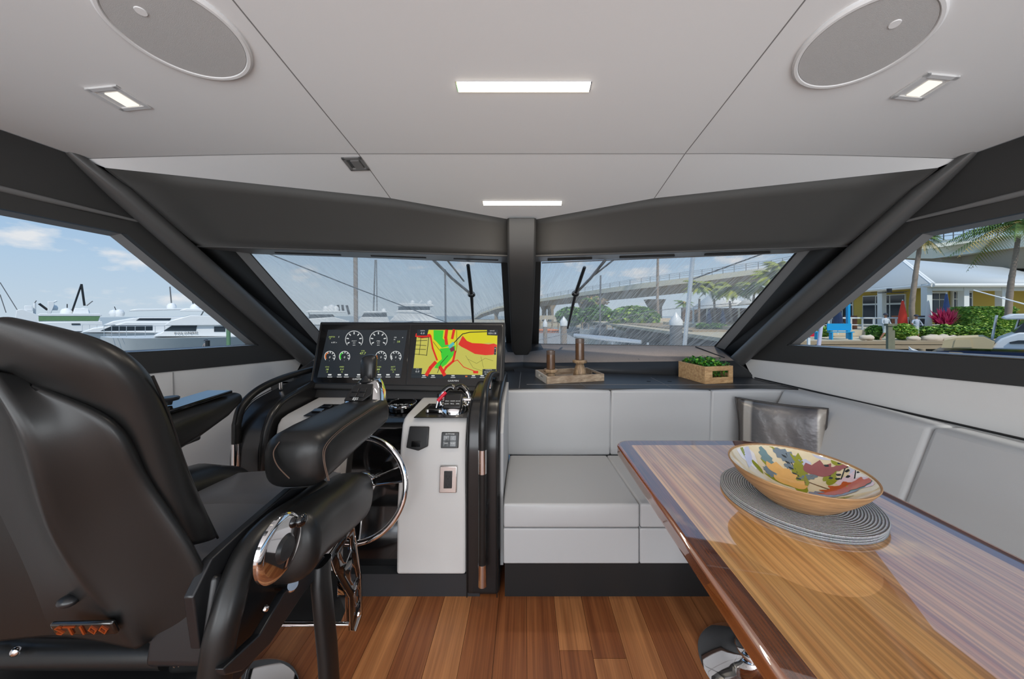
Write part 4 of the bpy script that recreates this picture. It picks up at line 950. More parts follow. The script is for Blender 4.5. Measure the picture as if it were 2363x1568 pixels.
tl = thing('trim_tab_stick', (-.44, 1.60, .775), 'small black finger stick left of the throttle levers', 'control stick')
sp_ = Vector((-.435, 1.62, .775))
MB().box(sp_ + Vector((0, -.01, .008)), (.075, .09, .016)).build('stick_base', M['gloss'], tl, bevel=.005)
MB().lathe([(0, 0), (.012, 0), (.010, .02), (.014, .045), (.012, .062), (0, .068)], sp_ + Vector((.012, .01, .014)), 16).build('stick', M['metal_black'], tl)
MB().lathe([(0, 0), (.009, 0), (.008, .012), (0, .014)], sp_ + Vector((-.03, -.05, .002)), 14).build('ignition_key', M['steel'], tl)
MB().lathe([(0, 0), (.009, 0), (.008, .012), (0, .014)], sp_ + Vector((.028, -.055, .002)), 14).build('ignition_key', M['steel'], tl)
# compass-like chrome bezel on the centre recess
cpt = thing('chrome_compass', (-.66, 1.72, .755), 'low chrome-rimmed compass on the black centre recess beside the joystick', 'compass')
cc = Vector((-.655, 1.76, .742)); cm = Matrix.Rotation(R(6), 3, 'X')
MB().lathe([(0, .0), (.072, 0), (.074, .02), (.066, .03), (.058, .024), (0, .02)], cc, 40, cm).build('compass_bowl', M['gloss'], cpt)
MB().tube([cc + cm @ Vector((.068*math.cos(a*.2618), .068*math.sin(a*.2618), .028)) for a in range(24)], .005, closed=True, n=8).build('compass_ring', M['chrome'], cpt)
mb = MB()
for i, s_ in enumerate(('N', '33', '30', 'W', '24', '21', 'S')): text(mb, s_, cc + cm @ Vector((-.045+.015*i, -.03+.008*(i % 2), .0265)), (1, 0, 0), (0, 1, .1), .016)
mb.build('compass_lettering', M['white'], cpt)

# ================================================================ steering wheel
wc = Vector((-.665, 1.30, .555)); wm = Matrix.Rotation(R(-12), 3, 'X') @ Matrix.Rotation(R(90), 3, 'X')
sw = thing('steering_wheel', wc, 'chrome steering wheel on the black centre panel of the helm', 'steering wheel')
mb = MB(); mb.tube([wc + wm @ Vector((.192*math.cos(R(a)), .192*math.sin(R(a)), 0)) for a in range(0, 360, 5)], .0115, n=16, closed=True); mb.build('rim', M['chrome'], sw)
hub = wc + wm @ Vector((0, 0, -.06))
MB().lathe([(0, .045), (.02, .043), (.038, .034), (.047, .018), (.050, 0), (.044, -.02), (.03, -.12), (0, -.12)], hub, 32, wm).build('hub', M['chrome'], sw)
for a in (17, -90, 163):
    d = wm @ Vector((math.cos(R(a)), math.sin(R(a)), 0)); pz = wm @ Vector((-math.sin(R(a)), math.cos(R(a)), 0))
    h0 = hub + wm @ Vector((0, 0, .01)); end = wc + d*.188
    mb = MB(); mb.hexa([h0 + d*.03 - pz*.010, end - pz*.028, end + pz*.028, h0 + d*.03 + pz*.010] + [v + wm @ Vector((0, 0, .004)) for v in (h0 + d*.03 - pz*.010, end - pz*.028, end + pz*.028, h0 + d*.03 + pz*.010)])
    spk = mb.build('spoke', M['gloss'], sw)
    for k in (-1, 1): MB().tube([h0 + d*.03 + pz*k*.011 + wm @ Vector((0, 0, .004)), end + pz*k*.029 + wm @ Vector((0, 0, .004))], .0035, n=8).build('spoke_edge', M['chrome'], spk)

# ================================================================ helm chair
ch = thing('helm_chair', (-.93, .95, 0), 'large black leather helm chair with armrest joystick in the left foreground', 'helm chair')
CXM = -.935
def sq_ring(c, t, w, h, n=28, pw=.62, upv=(0, 0, 1), tw=0):
    t = Vector(t).normalized(); r = t.cross(Vector(upv)).normalized(); u = r.cross(t).normalized(); out = []
    for k in range(n):
        a = 2*math.pi*k/n + tw; ca, sa = math.cos(a), math.sin(a)
        out.append(Vector(c) + r*(w*math.copysign(abs(ca)**pw, ca)) + u*(h*math.copysign(abs(sa)**pw, sa)))
    return out
def bolster(mb, pts, ws, hs, pw=.62, cap=5, mi=0):
    pts = [Vector(p) for p in pts]; rings = []
    N = len(pts)
    for i in range(N):
        t = pts[min(i+1, N-1)] - pts[max(i-1, 0)]
        if i == 0:
            for k in range(cap):
                a = math.pi/2*k/cap; f = math.sin(a); f = max(f, .02); rings.append(sq_ring(pts[0] - t.normalized()*ws[0]*.55*math.cos(a), t, ws[0]*(f**.55), hs[0]*(f**.55), pw=pw))
        rings.append(sq_ring(pts[i], t, ws[i], hs[i], pw=pw))
        if i == N-1:
            for k in range(1, cap+1):
                a = math.pi/2*k/cap; f = max(math.cos(a), .02); rings.append(sq_ring(pts[i] + t.normalized()*ws[i]*.6*math.sin(a), t, ws[i]*(f**.55), hs[i]*(f**.55), pw=pw))
    return mb.loft(rings, mi=mi)
# -- backrest: hard shell and the upholstered pad that wraps round it
def sym(rows):  # rows of right-half points from centre outward -> full rows
    out = []
    for r in rows:
        l = [Vector((2*CXM - p.x, p.y, p.z)) for p in r[::-1]]; out.append(l + [Vector(p) for p in r])
    return out
def rowpts(lst): return [P(*q) for q in lst]
shell = [  # (px,py,Y) ridge-inner, ridge, facet, edge, then back toward the front
 [(-170, 830, .515), (-60, 838, .520), (0, 860, .522), (40, 885, .535), (70, 892, .560)],
 [(-170, 900, .52), (-20, 905, .522), (45, 930, .525), (105, 905, .548), (118, 902, .575)],
 [(-170, 985, .53), (-10, 990, .53), (85, 1000, .532), (262, 968, .575), (285, 966, .60)],
 [(-170, 1090, .55), (20, 1100, .548), (112, 1110, .550), (300, 1055, .595), (318, 1060, .62)],
 [(-170, 1200, .575), (60, 1205, .573), (140, 1215, .575), (342, 1130, .62), (356, 1140, .645)],
 [(-150, 1300, .60), (90, 1300, .598), (190, 1295, .600), (420, 1235, .645), (432, 1245, .67)],
 [(-130, 1390, .62), (120, 1390, .618), (255, 1375, .622), (497, 1370, .672), (500, 1385, .70)],
 [(-120, 1445, .63), (140, 1445, .628), (305, 1435, .634), (430, 1432, .665), (436, 1440, .70)],
 [(-110, 1482, .64), (150, 1482, .64), (335, 1480, .648), (350, 1480, .66), (356, 1482, .70)],
]
sh_ = []
for r in shell:
    q = rowpts(r); q[1] = q[1] + Vector((-.01, .022, 0)); q[0] = q[0] + Vector((0, .02, 0)); q[2] = q[2] + Vector((0, -.010, 0))
    m_ = q[2].lerp(q[3], .4) + Vector((0, .016, 0)); sh_.append(q[:3] + [m_] + q[3:])
rws = sym(sh_); NC = len(rws[0])
def shell_crease(i, j):
    ci, cj, ri, rj = i % NC, j % NC, i//NC, j//NC
    if ci == cj and ci in (1, NC-2): return .9
    if ci == cj and ci in (3, NC-4): return .55
    if ri == rj and ri in (0, 8): return .8
    return 0.0
bs_ = MB().grid(rws).build('back_shell', M['leather'], ch, sub=3, angle=180, crease=shell_crease)
md = bs_.modifiers.new('t', 'SOLIDIFY'); md.thickness = .012; md.offset = 0
pad = [   # outer silhouette of the padded front: back edge, bulge, front edge, inner face
 [(-260, 742, .49), (-120, 738, .49), (-10, 736, .50), (60, 745, .53), (30, 742, .60), (-120, 738, .62)],
 [(-260, 800, .50), (-100, 780, .495), (90, 765, .52), (215, 775, .56), (190, 770, .64), (0, 765, .66)],
 [(-200, 880, .53), (20, 850, .53), (190, 830, .54), (312, 820, .59), (290, 815, .67), (60, 810, .70)],
 [(-150, 960, .56), (60, 930, .56), (270, 880, .565), (362, 878, .62), (345, 872, .70), (110, 870, .73)],
 [(-120, 1050, .59), (150, 1000, .59), (310, 960, .59), (400, 965, .65), (385, 955, .74), (150, 950, .77)],
 [(-100, 1130, .61), (220, 1080, .61), (350, 1060, .615), (432, 1070, .68), (418, 1050, .78), (190, 1045, .81)],
 [(-80, 1220, .64), (280, 1170, .635), (400, 1160, .64), (470, 1165, .715), (455, 1145, .82), (230, 1140, .85)],
 [(-60, 1290, .66), (330, 1250, .66), (440, 1262, .665), (508, 1243, .745), (492, 1218, .86), (270, 1210, .89)],
]
pr_ = []
for k, r in enumerate(pad):
    q = rowpts(r); e4 = q[3]; q[4] = e4 + Vector((-.055, .028, -.012 if k == 0 else -.004)); q[5] = Vector((CXM + .06, e4.y + .045, e4.z - (.015 if k == 0 else 0))); pr_.append(q)
rws = sym(pr_)
bp_ = MB().grid(rws).build('back_pad', M['leather'], ch, sub=3, angle=180, crease=lambda i, j: .9 if i//12 == j//12 == 7 else 0.0)
md = bp_.modifiers.new('t', 'SOLIDIFY'); md.thickness = .012; md.offset = 0
mb = MB(); pth = catmull([P(352, 868, .612), P(392, 962, .648), P(425, 1068, .678), P(463, 1163, .712), P(503, 1243, .742)], 8)
mb.tube(pth, .0022, n=6); mb.build('pad_piping', M['leather'], ch)
# adjuster button and badge on the shell
c = P(157, 1388, .616); mb = MB(); mb.ball(c, (.017, .012, .010), 16, 10); mb.build('shell_button', M['metal_black'], ch)
BM_ = basis((1, .02, 0), (0, -.28, 1)); c = P(197, 1449, .606)
bd = MB().box(c, (.112, .030, .008), BM_).build('badge_frame', M['gloss'], ch, bevel=.004)
mb = MB(); text(mb, 'ST100', c + BM_ @ Vector((0, 0, .0046)), (1, .02, 0), (0, -.28, 1), .030, depth=.0015, sx=1.25); mb.build('badge_lettering', mat('badge_orange', srgb(150, 66, 26), .35, metal=.4), bd)
# rear cross tube, clamps and lower beam
mb = MB(); mb.tube([P(-700, 1508, .70), P(395, 1508, .70)], .026, n=20); cb = mb.build('rear_cross_tube', M['leather'], ch)
for px in (36, 374):
    c = P(px, 1505, .672); mb = MB(); mb.ball(c, (.009, .007, .009), 14, 10); mb.build('bolt', M['chrome'], cb)
mb = MB(); mb.hexa([P(390, 1555, .70), P(462, 1552, .72), P(462, 1552, .80), P(390, 1555, .78), P(385, 1470, .69), P(470, 1432, .71), P(470, 1432, .80), P(385, 1470, .78)]); hb = mb.build('hinge_cover', M['leather'], ch, bevel=.006)
mb = MB()
for px in (402, 412, 446):
    for k in range(16):
        y = 1462 + k*5.2 - (px-402)*.2; a = P(px, y, .686 + (px-402)*.0003); mb.box(a, (.004, .002, .0015), Matrix.Rotation(R(30), 3, 'Y'))
mb.build('stitching', M['stitch'], hb)
MB().box((-.95, .72, P(200, 1580, .72).z), (.60, .16, .05)).build('lower_beam', M['metal_black'], ch, bevel=.006)
# -- seat cushion
mb = MB()
def seat_pt(x_, y_):  # x -1..1, y 0..1
    X = CXM + .02 + x_*.20; Y = .72 + y_*.56; z = .640 + .012*math.cos(x_*1.4) - .02*y_**2 + .010*(1-y_)
    return Vector((X, Y, z))
rows = [[seat_pt(-1+2*i/16, j/16) for i in range(17)] for j in range(17)]
bot = [[Vector((p.x, p.y, p.z-.10)) for p in r] for r in rows]
mb.grid(rows[:10]); mb.grid([[p + Vector((0, 0, .005 if k else -.004)) for p in r] for k, r in enumerate(rows[9:])]); mb.grid(bot)
mb.grid([rows[0], bot[0]]); mb.grid([rows[-1], bot[-1]]); mb.grid([[r[0] for r in rows], [r[0] for r in bot]]); mb.grid([[r[-1] for r in rows], [r[-1] for r in bot]])
mb.build('seat_cushion', M['seat_leather'], ch, angle=50)
sL = MB(); bolster(sL, [(-1.215, .80, .600), (-1.215, .95, .618), (-1.215, 1.10, .622), (-1.205, 1.22, .605), (-1.19, 1.30, .575)], [.095]*5, [.085, .085, .085, .08, .065], pw=.85)
sL.build('seat_bolster', M['leather'], ch)
mb = MB(); rp = [(668, 1252, .80), (705, 1220, .88), (745, 1186, .98), (790, 1152, 1.10), (822, 1140, 1.19)]
bolster(mb, rowpts([(672, 1262, .80), (706, 1224, .88), (752, 1190, .98), (790, 1160, 1.08), (812, 1150, 1.15)]), [.068, .070, .072, .072, .068], [.078, .080, .084, .088, .082], pw=.8)
bb = mb.build('seat_bolster', M['leather'], ch)
mb = MB()
for dx in (0, 9): mb.tube(catmull([P(668+dx, 1215, .76), P(705+dx, 1178, .865), P(752+dx, 1138, .97), P(795+dx, 1105, 1.09), P(822+dx, 1092, 1.17)], 6), .0018, n=6)
mb.build('bolster_stitching', M['stitch'], bb)
# -- right armrest with joystick
mb = MB(); bolster(mb, [P(692, 1056, .90), P(726, 1032, .97), P(772, 1000, 1.07), P(818, 972, 1.18), P(858, 950, 1.28)], [.082, .084, .080, .074, .064], [.076, .076, .072, .066, .056], pw=.62)
ar = mb.build('armrest', M['leather'], ch)
mb = MB()
for off in (0, 5):
    mb.tube(catmull([P(757+off*.6, 1110, .835), P(746+off*.6, 1060, .835), P(752+off, 1026, .865), P(790+off, 988, .975), P(835+off, 958, 1.09), P(868+off, 936, 1.19)], 7), .0011, n=6)
mb.tube(catmull([P(668, 1105, .84), P(640, 1075, .84), P(631, 1045, .845), P(645, 1020, .86)], 6), .0014, n=6)
mb.build('armrest_stitching', M['stitch'], ar)
jc = P(839, 937, 1.262); jt = MB()
jprof = [(.078, .050, -.012), (.076, .058, .0), (.074, .056, .018), (.062, .048, .052), (.048, .040, .078), (.034, .032, .092)]
mb = MB(); mb.loft([sq_ring(jc + Vector((0, .012*i, z)), (0, 0, 1), w, h, n=32, pw=.72, upv=(0, 1, 0)) for i, (w, h, z) in enumerate(jprof)])
js = mb.build('joystick_base', M['chrome'], ch, bevel=.003)
JM = basis((1, 0, 0), (0, .74, .67)); jf = jc + Vector((.002, -.030, .047))
mb = MB(); fp = [(-.046, -.029), (.022, -.029), (.046, .0), (.036, .046), (-.028, .046), (-.046, .0)]
a_ = [jf + JM @ Vector((x_, y_, .004)) for x_, y_ in fp]; mb.add(a_ + [v + JM.col[2]*.006 for v in a_], [list(range(6)), list(range(6, 12))] + [(i, (i+1) % 6, 6+(i+1) % 6, 6+i) for i in range(6)])
jfo = mb.build('joystick_face', M['panel'], js, bevel=.002)
mb = MB()
for i, j in ((-1, 0), (0, 0), (-1, 1), (0, 1)): mb.box(jf + JM @ Vector((-.005 + i*.029 + .0145, -.006 + j*.022, .012)), (.024, .018, .004), JM)
mb.build('joystick_buttons', M['metal_black'], js, bevel=.002)
mb = MB(); text(mb, 'EJS', jf + JM @ Vector((-.006, -.0215, .0105)), (1, 0, 0), JM.col[1], .015, sx=1.2); mb.build('joystick_lettering', M['white'], js)
kb = jc + Vector((-.004, .040, .062))
MB().lathe([(.036, 0), (.037, .006), (.031, .010), (.034, .016), (.028, .020), (.030, .026), (.022, .032), (.016, .05), (0, .05)], kb, 28).build('joystick_gaiter', M['metal_black'], js)
mb = MB(); mb.loft([sq_ring(kb + Vector((0, .004*i, z)), (0, 0, 1), w, w*.8, n=28, pw=.75, upv=(0, 1, 0)) for i, (z, w) in enumerate(((.034, .020), (.038, .027), (.06, .029), (.09, .030), (.112, .028), (.122, .022), (.126, .010)))])
mb.build('joystick_knob', M['metal_black'], js)
# -- left armrest with keypad pad
mb = MB(); bolster(mb, [(-1.25, .90, .80), (-1.25, 1.05, .825), (-1.25, 1.20, .848), (-1.252, 1.32, .868), (-1.255, 1.39, .882)], [.075, .075, .075, .068, .05], [.085, .080, .065, .045, .028], pw=.7)
al = mb.build('armrest', M['leather'], ch)
LM = basis((1, 0, 0), (0, 1, .05)); c = Vector((-1.255, 1.22, .918))
kp2 = MB().box(c, (.105, .27, .014), LM).build('armrest_panel', M['gloss'], al, bevel=.004)
MB().lathe([(.008, 0), (.010, .012), (.026, .016), (.028, .024), (.024, .028), (0, .028)], c + Vector((.0, -.06, .007)), 24).build('armrest_dial', M['metal_black'], kp2)
MB().box(P(415, 1018, 1.18), (.06, .10, .03)).build('armrest_bracket', M['metal_black'], al, bevel=.008)
# -- side structure
mb = MB(); q = [(672, 1128), (742, 1120), (700, 1185), (640, 1262), (590, 1330), (520, 1420), (462, 1500), (445, 1380), (490, 1290), (560, 1225)]
a_ = [on_plane(x_, y_, Vector((-.640, 0, 0)), Vector((1, 0, 0))) for x_, y_ in q]; n = len(a_)
mb.add(a_ + [v + Vector((-.02, 0, 0)) for v in a_], [list(range(n)), list(range(n, 2*n))[::-1]] + [(i, (i+1) % n, n+(i+1) % n, n+i) for i in range(n)])
mb.build('side_plate', M['metal_black'], ch, bevel=.003)
pth = catmull([P(742, 1125, 1.00), P(690, 1165, .90), P(630, 1210, .80), P(580, 1262, .74), P(548, 1330, .70), P(525, 1410, .67), P(505, 1490, .655), P(492, 1600, .65)], 6)
mb = MB(); mb.tube(pth, [.022 + .006*min(1, i/12) for i in range(len(pth))], n=18); mb.build('arm_support_tube', M['leather'], ch)
dc = Vector((-.520, .700, .752)); dm = Matrix.Rotation(R(90), 3, 'Y')
dk = MB().lathe([(0, .007), (.052, .007), (.060, .005), (.064, .000), (.064, -.006), (.060, -.010), (0, -.010)], dc, 48, dm).build('recline_disc', M['chrome'], ch)
MB().lathe([(0, .014), (.022, .013), (.028, .007), (0, .007)], dc + Vector((0, .004, -.006)), 28, dm).build('disc_cap', M['metal_black'], dk)
mb = MB(); mb.ball(dc + Vector((.014, .046, .028)), (.010, .016, .014), 14, 10); mb.build('disc_knob', M['gloss'], dk)
def bar(name, pts, X, th, m, bev=.003, holes=None):
    a_ = [on_plane(x_, y_, Vector((X, 0, 0)), Vector((1, 0, 0))) for x_, y_ in pts]; n = len(a_); mb = MB()
    mb.add(a_ + [v + Vector((-th, 0, 0)) for v in a_], [list(range(n)), list(range(n, 2*n))[::-1]] + [(i, (i+1) % n, n+(i+1) % n, n+i) for i in range(n)])
    return mb.build(name, m, ch, bevel=bev)
lk = bar('link_arm', [(690, 1340), (745, 1282), (765, 1290), (700, 1372), (622, 1490), (560, 1550), (520, 1560), (515, 1545), (600, 1465), (655, 1370)], -.575, .018, M['metal_black'])
for px, py, r in ((674, 1357, .011), (612, 1406, .007)):
    c = on_plane(px, py, Vector((-.573, 0, 0)), Vector((1, 0, 0))); MB().lathe([(0, .006), (r*.7, .005), (r, 0), (r, -.003)], c, 20, dm).build('bolt', M['chrome'], lk)
MB().cyl(P(628, 1352, .86), P(676, 1350, .80), .012).build('damper_rod', M['steel'], ch)
bar('gear_housing', [(500, 1330), (610, 1300), (668, 1352), (640, 1420), (560, 1530), (470, 1540)], -.63, .12, M['metal_black'], .01)
mb = MB(); mb.loft([sq_ring(P(px, py, Y), (0, 0, 1), .018, .030, n=20, pw=.7, upv=(0, 1, 0)) for px, py, Y in ((742, 1296, .93), (741, 1340, .915), (748, 1420, .91), (756, 1500, .905), (762, 1600, .90))])
st_ = mb.build('front_strap', M['leather'], ch)
c = on_plane(774, 1478, Vector((-.535, 0, 0)), Vector((1, 0, 0))); MB().lathe([(0, .004), (.006, .003), (.008, 0)], c, 16, dm).build('bolt', M['chrome'], st_)
# footrest: chrome-edged side plate with three cut-outs, made as a bridged outline
fo = [(760, 1282), (806, 1214), (816, 1215), (832, 1330), (833, 1420), (820, 1458), (808, 1456), (806, 1380), (772, 1320)]
fx = Vector((-.615, 0, 0)); ex = Vector((1, 0, 0))
def fp3(x_, y_, X=-.615): return on_plane(x_, y_, Vector((X, 0, 0)), ex)
bm = bmesh.new(); loops = [fo, [(783, 1276), (800, 1240), (808, 1244), (810, 1272), (799, 1300), (792, 1298)], [(806, 1322), (812, 1302), (820, 1312), (824, 1334), (816, 1352), (808, 1340)], [(819, 1370), (823, 1352), (829, 1362), (829, 1386), (823, 1400), (819, 1392)]]
edges = []
for lp in loops:
    vs = [bm.verts.new(fp3(*q_)) for q_ in lp]
    for i in range(len(vs)): edges.append(bm.edges.new((vs[i], vs[(i+1) % len(vs)])))
bmesh.ops.triangle_fill(bm, use_beauty=True, use_dissolve=False, edges=edges)
bm.verts.index_update(); mb = MB(); vv = [v.co.copy() for v in bm.verts]; ff = [[v.index for v in f.verts] for f in bm.faces]; bm.free()
mb.add(vv, ff); fp_ = mb.build('footrest_plate', M['gloss'], ch, solid=.010)
mb = MB()
for lp in loops: mb.tube([fp3(x_, y_, -.610) for x_, y_ in lp], .0011, n=6, closed=True)
mb.build('plate_edge', M['chrome'], fp_)
c = fp3(827, 1419, -.607); MB().lathe([(0, .006), (.007, .005), (.009, 0)], c, 18, dm).build('bolt', M['chrome'], fp_)
MB().cyl(P(625, 1441, 1.04), P(806, 1441, 1.04), .006).build('footrest_tube', M['chrome'], ch)
mb = MB(); mb.hexa([P(640, 1440, 1.04), P(785, 1440, 1.04), P(785, 1380, 1.10), P(655, 1380, 1.10)] + [v + Vector((0, .03, .012)) for v in (P(640, 1440, 1.04), P(785, 1440, 1.04), P(785, 1340, 1.22), P(672, 1340, 1.22))]); mb.build('footrest_tread', M['toe'], ch)
mb = MB(); mb.hexa([fp3(778, 1432, -.625), fp3(806, 1436, -.62), fp3(806, 1420, -.62), fp3(778, 1418, -.625), fp3(779, 1340, -.632), fp3(792, 1356, -.622), fp3(790, 1350, -.622), fp3(780, 1336, -.632)]); mb.build('footrest_bracket', M['chrome'], ch)
MB().lathe([(0, 0), (.20, 0), (.205, .006), (.19, .015), (.10, .022), (.065, .03), (.058, .05), (.056, .46), (0, .46)], Vector((-.92, .98, 0)), 48).build('pedestal', M['chrome'], ch)
MB().box((-.94, .98, .50), (.30, .30, .10)).build('suspension_block', M['metal_black'], ch, bevel=.02)
# ================================================================ outside: water, quay, boats, bridge, planting
M['water'] = mat('harbour_water', srgb(96, 108, 112), 0.16, var=0.25, vscale=0.25, bump=.6, bscale=1.2)
M['hull_white'] = mat('gelcoat_white', srgb(232, 233, 232), .3, var=.03)
M['hull_grey'] = mat('gelcoat_grey', srgb(196, 200, 200), .3, var=.04)
M['bglass'] = mat('boat_dark_glass', srgb(48, 56, 62), .12, var=.1)
M['green_glass'] = mat('green_screen_panel', srgb(104, 138, 96), .3, var=.15)
M['rail'] = mat('polished_rail', srgb(205, 208, 210), .3, metal=.6, var=0)
M['conc'] = mat('bridge_concrete', srgb(196, 184, 160), .8, var=.08, vscale=.4)
M['conc_dk'] = mat('bridge_girder_concrete', srgb(150, 138, 118), .85, var=.1, vscale=.4)
M['cream'] = mat('cream_parapet', srgb(226, 220, 198), .8, var=.05, vscale=.5)
M['yellow'] = mat('yellow_stucco', srgb(196, 172, 84), .85, var=.06, vscale=1)
M['roofm'] = mat('white_metal_roof', srgb(182, 188, 190), .5, var=.05, vscale=6, stretch=(1, 6, 1))
M['colw'] = mat('white_column_paint', srgb(222, 226, 224), .6, var=.04)
M['doorg'] = mat('window_dark_blue_glass', srgb(44, 54, 66), .15, var=.25, vscale=1)
M['trunk'] = mat('palm_trunk', srgb(150, 134, 118), .9, var=.25, vscale=6, stretch=(1, 1, 4), bump=.5, bscale=20)
M['frond'] = mat('palm_frond', srgb(96, 124, 52), .6, var=.35, vscale=3)
M['frond_dry'] = mat('palm_frond_dry', srgb(170, 148, 84), .7, var=.3, vscale=3)
M['leafA'] = mat('shrub_green', srgb(112, 160, 60), .6, var=.35, vscale=3)
M['leafB'] = mat('shrub_dark_green', srgb(72, 112, 44), .6, var=.3, vscale=3)
M['leafC'] = mat('shrub_yellow_green', srgb(168, 194, 84), .6, var=.3, vscale=3)
M['pinkl'] = mat('magenta_leaves', srgb(206, 44, 96), .5, var=.3, vscale=6)
M['blue'] = mat('bright_blue_paint', srgb(16, 150, 206), .4, var=.05)
M['oran'] = mat('orange_plastic', srgb(206, 120, 66), .5, var=.1)
M['wharf'] = mat('weathered_wharf_timber', srgb(156, 138, 112), .85, var=.25, vscale=2, stretch=(.5, 1, 6))
M['sheet'] = mat('dark_sheet_piling', srgb(60, 56, 46), .8, var=.5, vscale=2.5, stretch=(4, 1, .4))
M['sand'] = mat('sandy_ground', srgb(190, 178, 152), .9, var=.15, vscale=.7)
M['tan'] = mat('tan_canvas', srgb(206, 184, 142), .8, var=.08, vscale=2)
M['navy'] = mat('navy_hull', srgb(34, 46, 76), .2, var=.1)
M['skin'] = mat('skin', srgb(176, 124, 96), .6, var=.05)
M['shirt'] = mat('pale_shirt', srgb(196, 202, 206), .8, var=.1, vscale=8)
M['shorts'] = mat('pale_shorts', srgb(190, 196, 190), .8)
M['cap'] = mat('dark_cap', srgb(48, 52, 66), .7)
M['rock'] = mat('pale_rock', srgb(200, 186, 168), .9, var=.2, vscale=3)
M['awn'] = mat('white_awning', srgb(226, 226, 222), .8, var=.03)
WZ = -2.6
MB().box((0, 150, WZ-.05), (700, 420, .1)).build('harbour_water', M['water'], label='grey green harbour water beyond the windows', cat='water', kind='stuff')

RAD = None                                   # beam direction of the boat being built (its side faces the viewer's berth)
def bpt(x_, y_, Y):
    if RAD is None: return P(x_, y_, Y)
    return on_plane(x_, y_, RAD[0] + RAD[1]*(Y-RAD[0].y), RAD[1])
def pr(mb, pts, Y, dep, mi=0):
    a = [bpt(x_, y_, Y) for x_, y_ in pts]; return mb.prism(a, (RAD[1] if RAD else Vector((0, 1, 0)))*dep, mi)
def hull(mb, st, Yc, mi=0):
    # stations: (px, sheer_y, halfbeam) along the boat, keel at the water
    rings = []
    for px, sy, hb in st:
        c = bpt(px, sy, Yc); z0 = WZ-.15; f = .72; v_ = RAD[1] if RAD else Vector((0, 1, 0))
        q = lambda k, z: Vector((c.x, c.y, z)) + v_*k
        rings.append([q(-hb, c.z), q(-hb*f, (c.z+z0)/2), q(-hb*.45, z0), q(hb*.45, z0), q(hb*f, (c.z+z0)/2), q(hb, c.z)])
    return mb.loft(rings, mi=mi)
def rails(mb, pts, Y, h, n, r=.018):
    a = [bpt(x_, y_, Y) for x_, y_ in pts]; top = [p + Vector((0, 0, h)) for p in a]; mb.tube(top, r, n=6)
    for i in range(n+1):
        t = i/n*(len(a)-1); k = min(int(t), len(a)-2); q = a[k].lerp(a[k+1], t-k); mb.cyl(q, q + Vector((0, 0, h)), r*.8, n=5)
def boat(name, label, Yc, st, hm, supers, glass_, domes=(), posts=(), rail=None, extra=(), group=None, cat='boat'):
    global RAD
    base = P(st[len(st)//2][0], st[0][1], Yc); rv = Vector((base.x, base.y, 0)).normalized(); RAD = (base.copy(), rv); t = thing(name, (base.x, Yc, WZ), label, cat, group)
    mb = MB(); hull(mb, st, Yc); mb.build('hull', hm, t, bevel=.0, angle=50)
    for pts, hw in supers: mb = MB(); pr(mb, pts, Yc-hw, hw*2); mb.build('superstructure', M['hull_white'], t, bevel=.05, seg=2)
    mb = MB()
    for pts, hw in glass_: pr(mb, pts, Yc-hw-.03, hw*2+.06)
    if glass_: mb.build('window_band', M['bglass'], t)
    for px, py, r in domes:
        c = bpt(px, py, Yc); MB().lathe([(0, -r), (r*.85, -r), (r, -r*.4), (r, .0), (r*.72, r*.65), (0, r*.95)], c, 16).build('radar_dome', M['hull_white'], t)
    for a, b, r, m in posts: MB().cyl(bpt(a[0], a[1], Yc), bpt(b[0], b[1], Yc), r, n=8).build('mast', m, t)
    if rail: mb = MB(); rails(mb, rail[0], Yc-rail[1], rail[2], rail[3]); mb.build('bow_rail', M['rail'], t)
    for nm, pts, hw, m in extra: mb = MB(); pr(mb, pts, Yc-hw, hw*2); mb.build(nm, m, t)
    RAD = None
    return t
DK = M['metal_black']
boat('motor_yacht', 'long white motor yacht with grey hull, nearest outside the left window', 26,
     [(232, 777, .1), (262, 778, 1.3), (320, 778, 2.2), (420, 776, 2.7), (560, 774, 2.8), (720, 772, 2.7)], M['hull_grey'],
     [([(352, 777), (372, 768), (398, 752), (412, 748), (700, 748), (700, 777)], 2.0), ([(378, 752), (392, 741), (440, 728), (470, 729), (700, 731), (700, 750), (382, 752)], 2.2), ([(415, 716), (430, 712), (520, 713), (560, 716), (560, 719), (415, 719)], 1.7)],
     [([(378, 764), (398, 751), (455, 751), (452, 764)], 2.0), ([(494, 754), (520, 754), (520, 766), (494, 766)], 2.0), ([(528, 752), (600, 752), (600, 766), (528, 766)], 2.0), ([(452, 741), (474, 729), (560, 739), (560, 742)], 2.1)],
     domes=[(450, 709, .3)], posts=[((449, 709), (443, 694), .03, DK), ((545, 718), (548, 738), .05, M['hull_white']), ((470, 718), (462, 732), .04, M['hull_white'])],
     rail=([(240, 778), (300, 778), (380, 776)], 1.9, .75, 7))
mb = MB(); yb = P(420, 777, 26); rv = Vector((yb.x, yb.y, 0)).normalized(); text(mb, 'POLONAIS', on_plane(430, 769, yb - rv*2.06, rv), rv.cross(Vector((0, 0, 1))), (0, 0, 1), .26, depth=.01); mb.build('boat_lettering', M['frame'], bpy.data.objects['motor_yacht'])
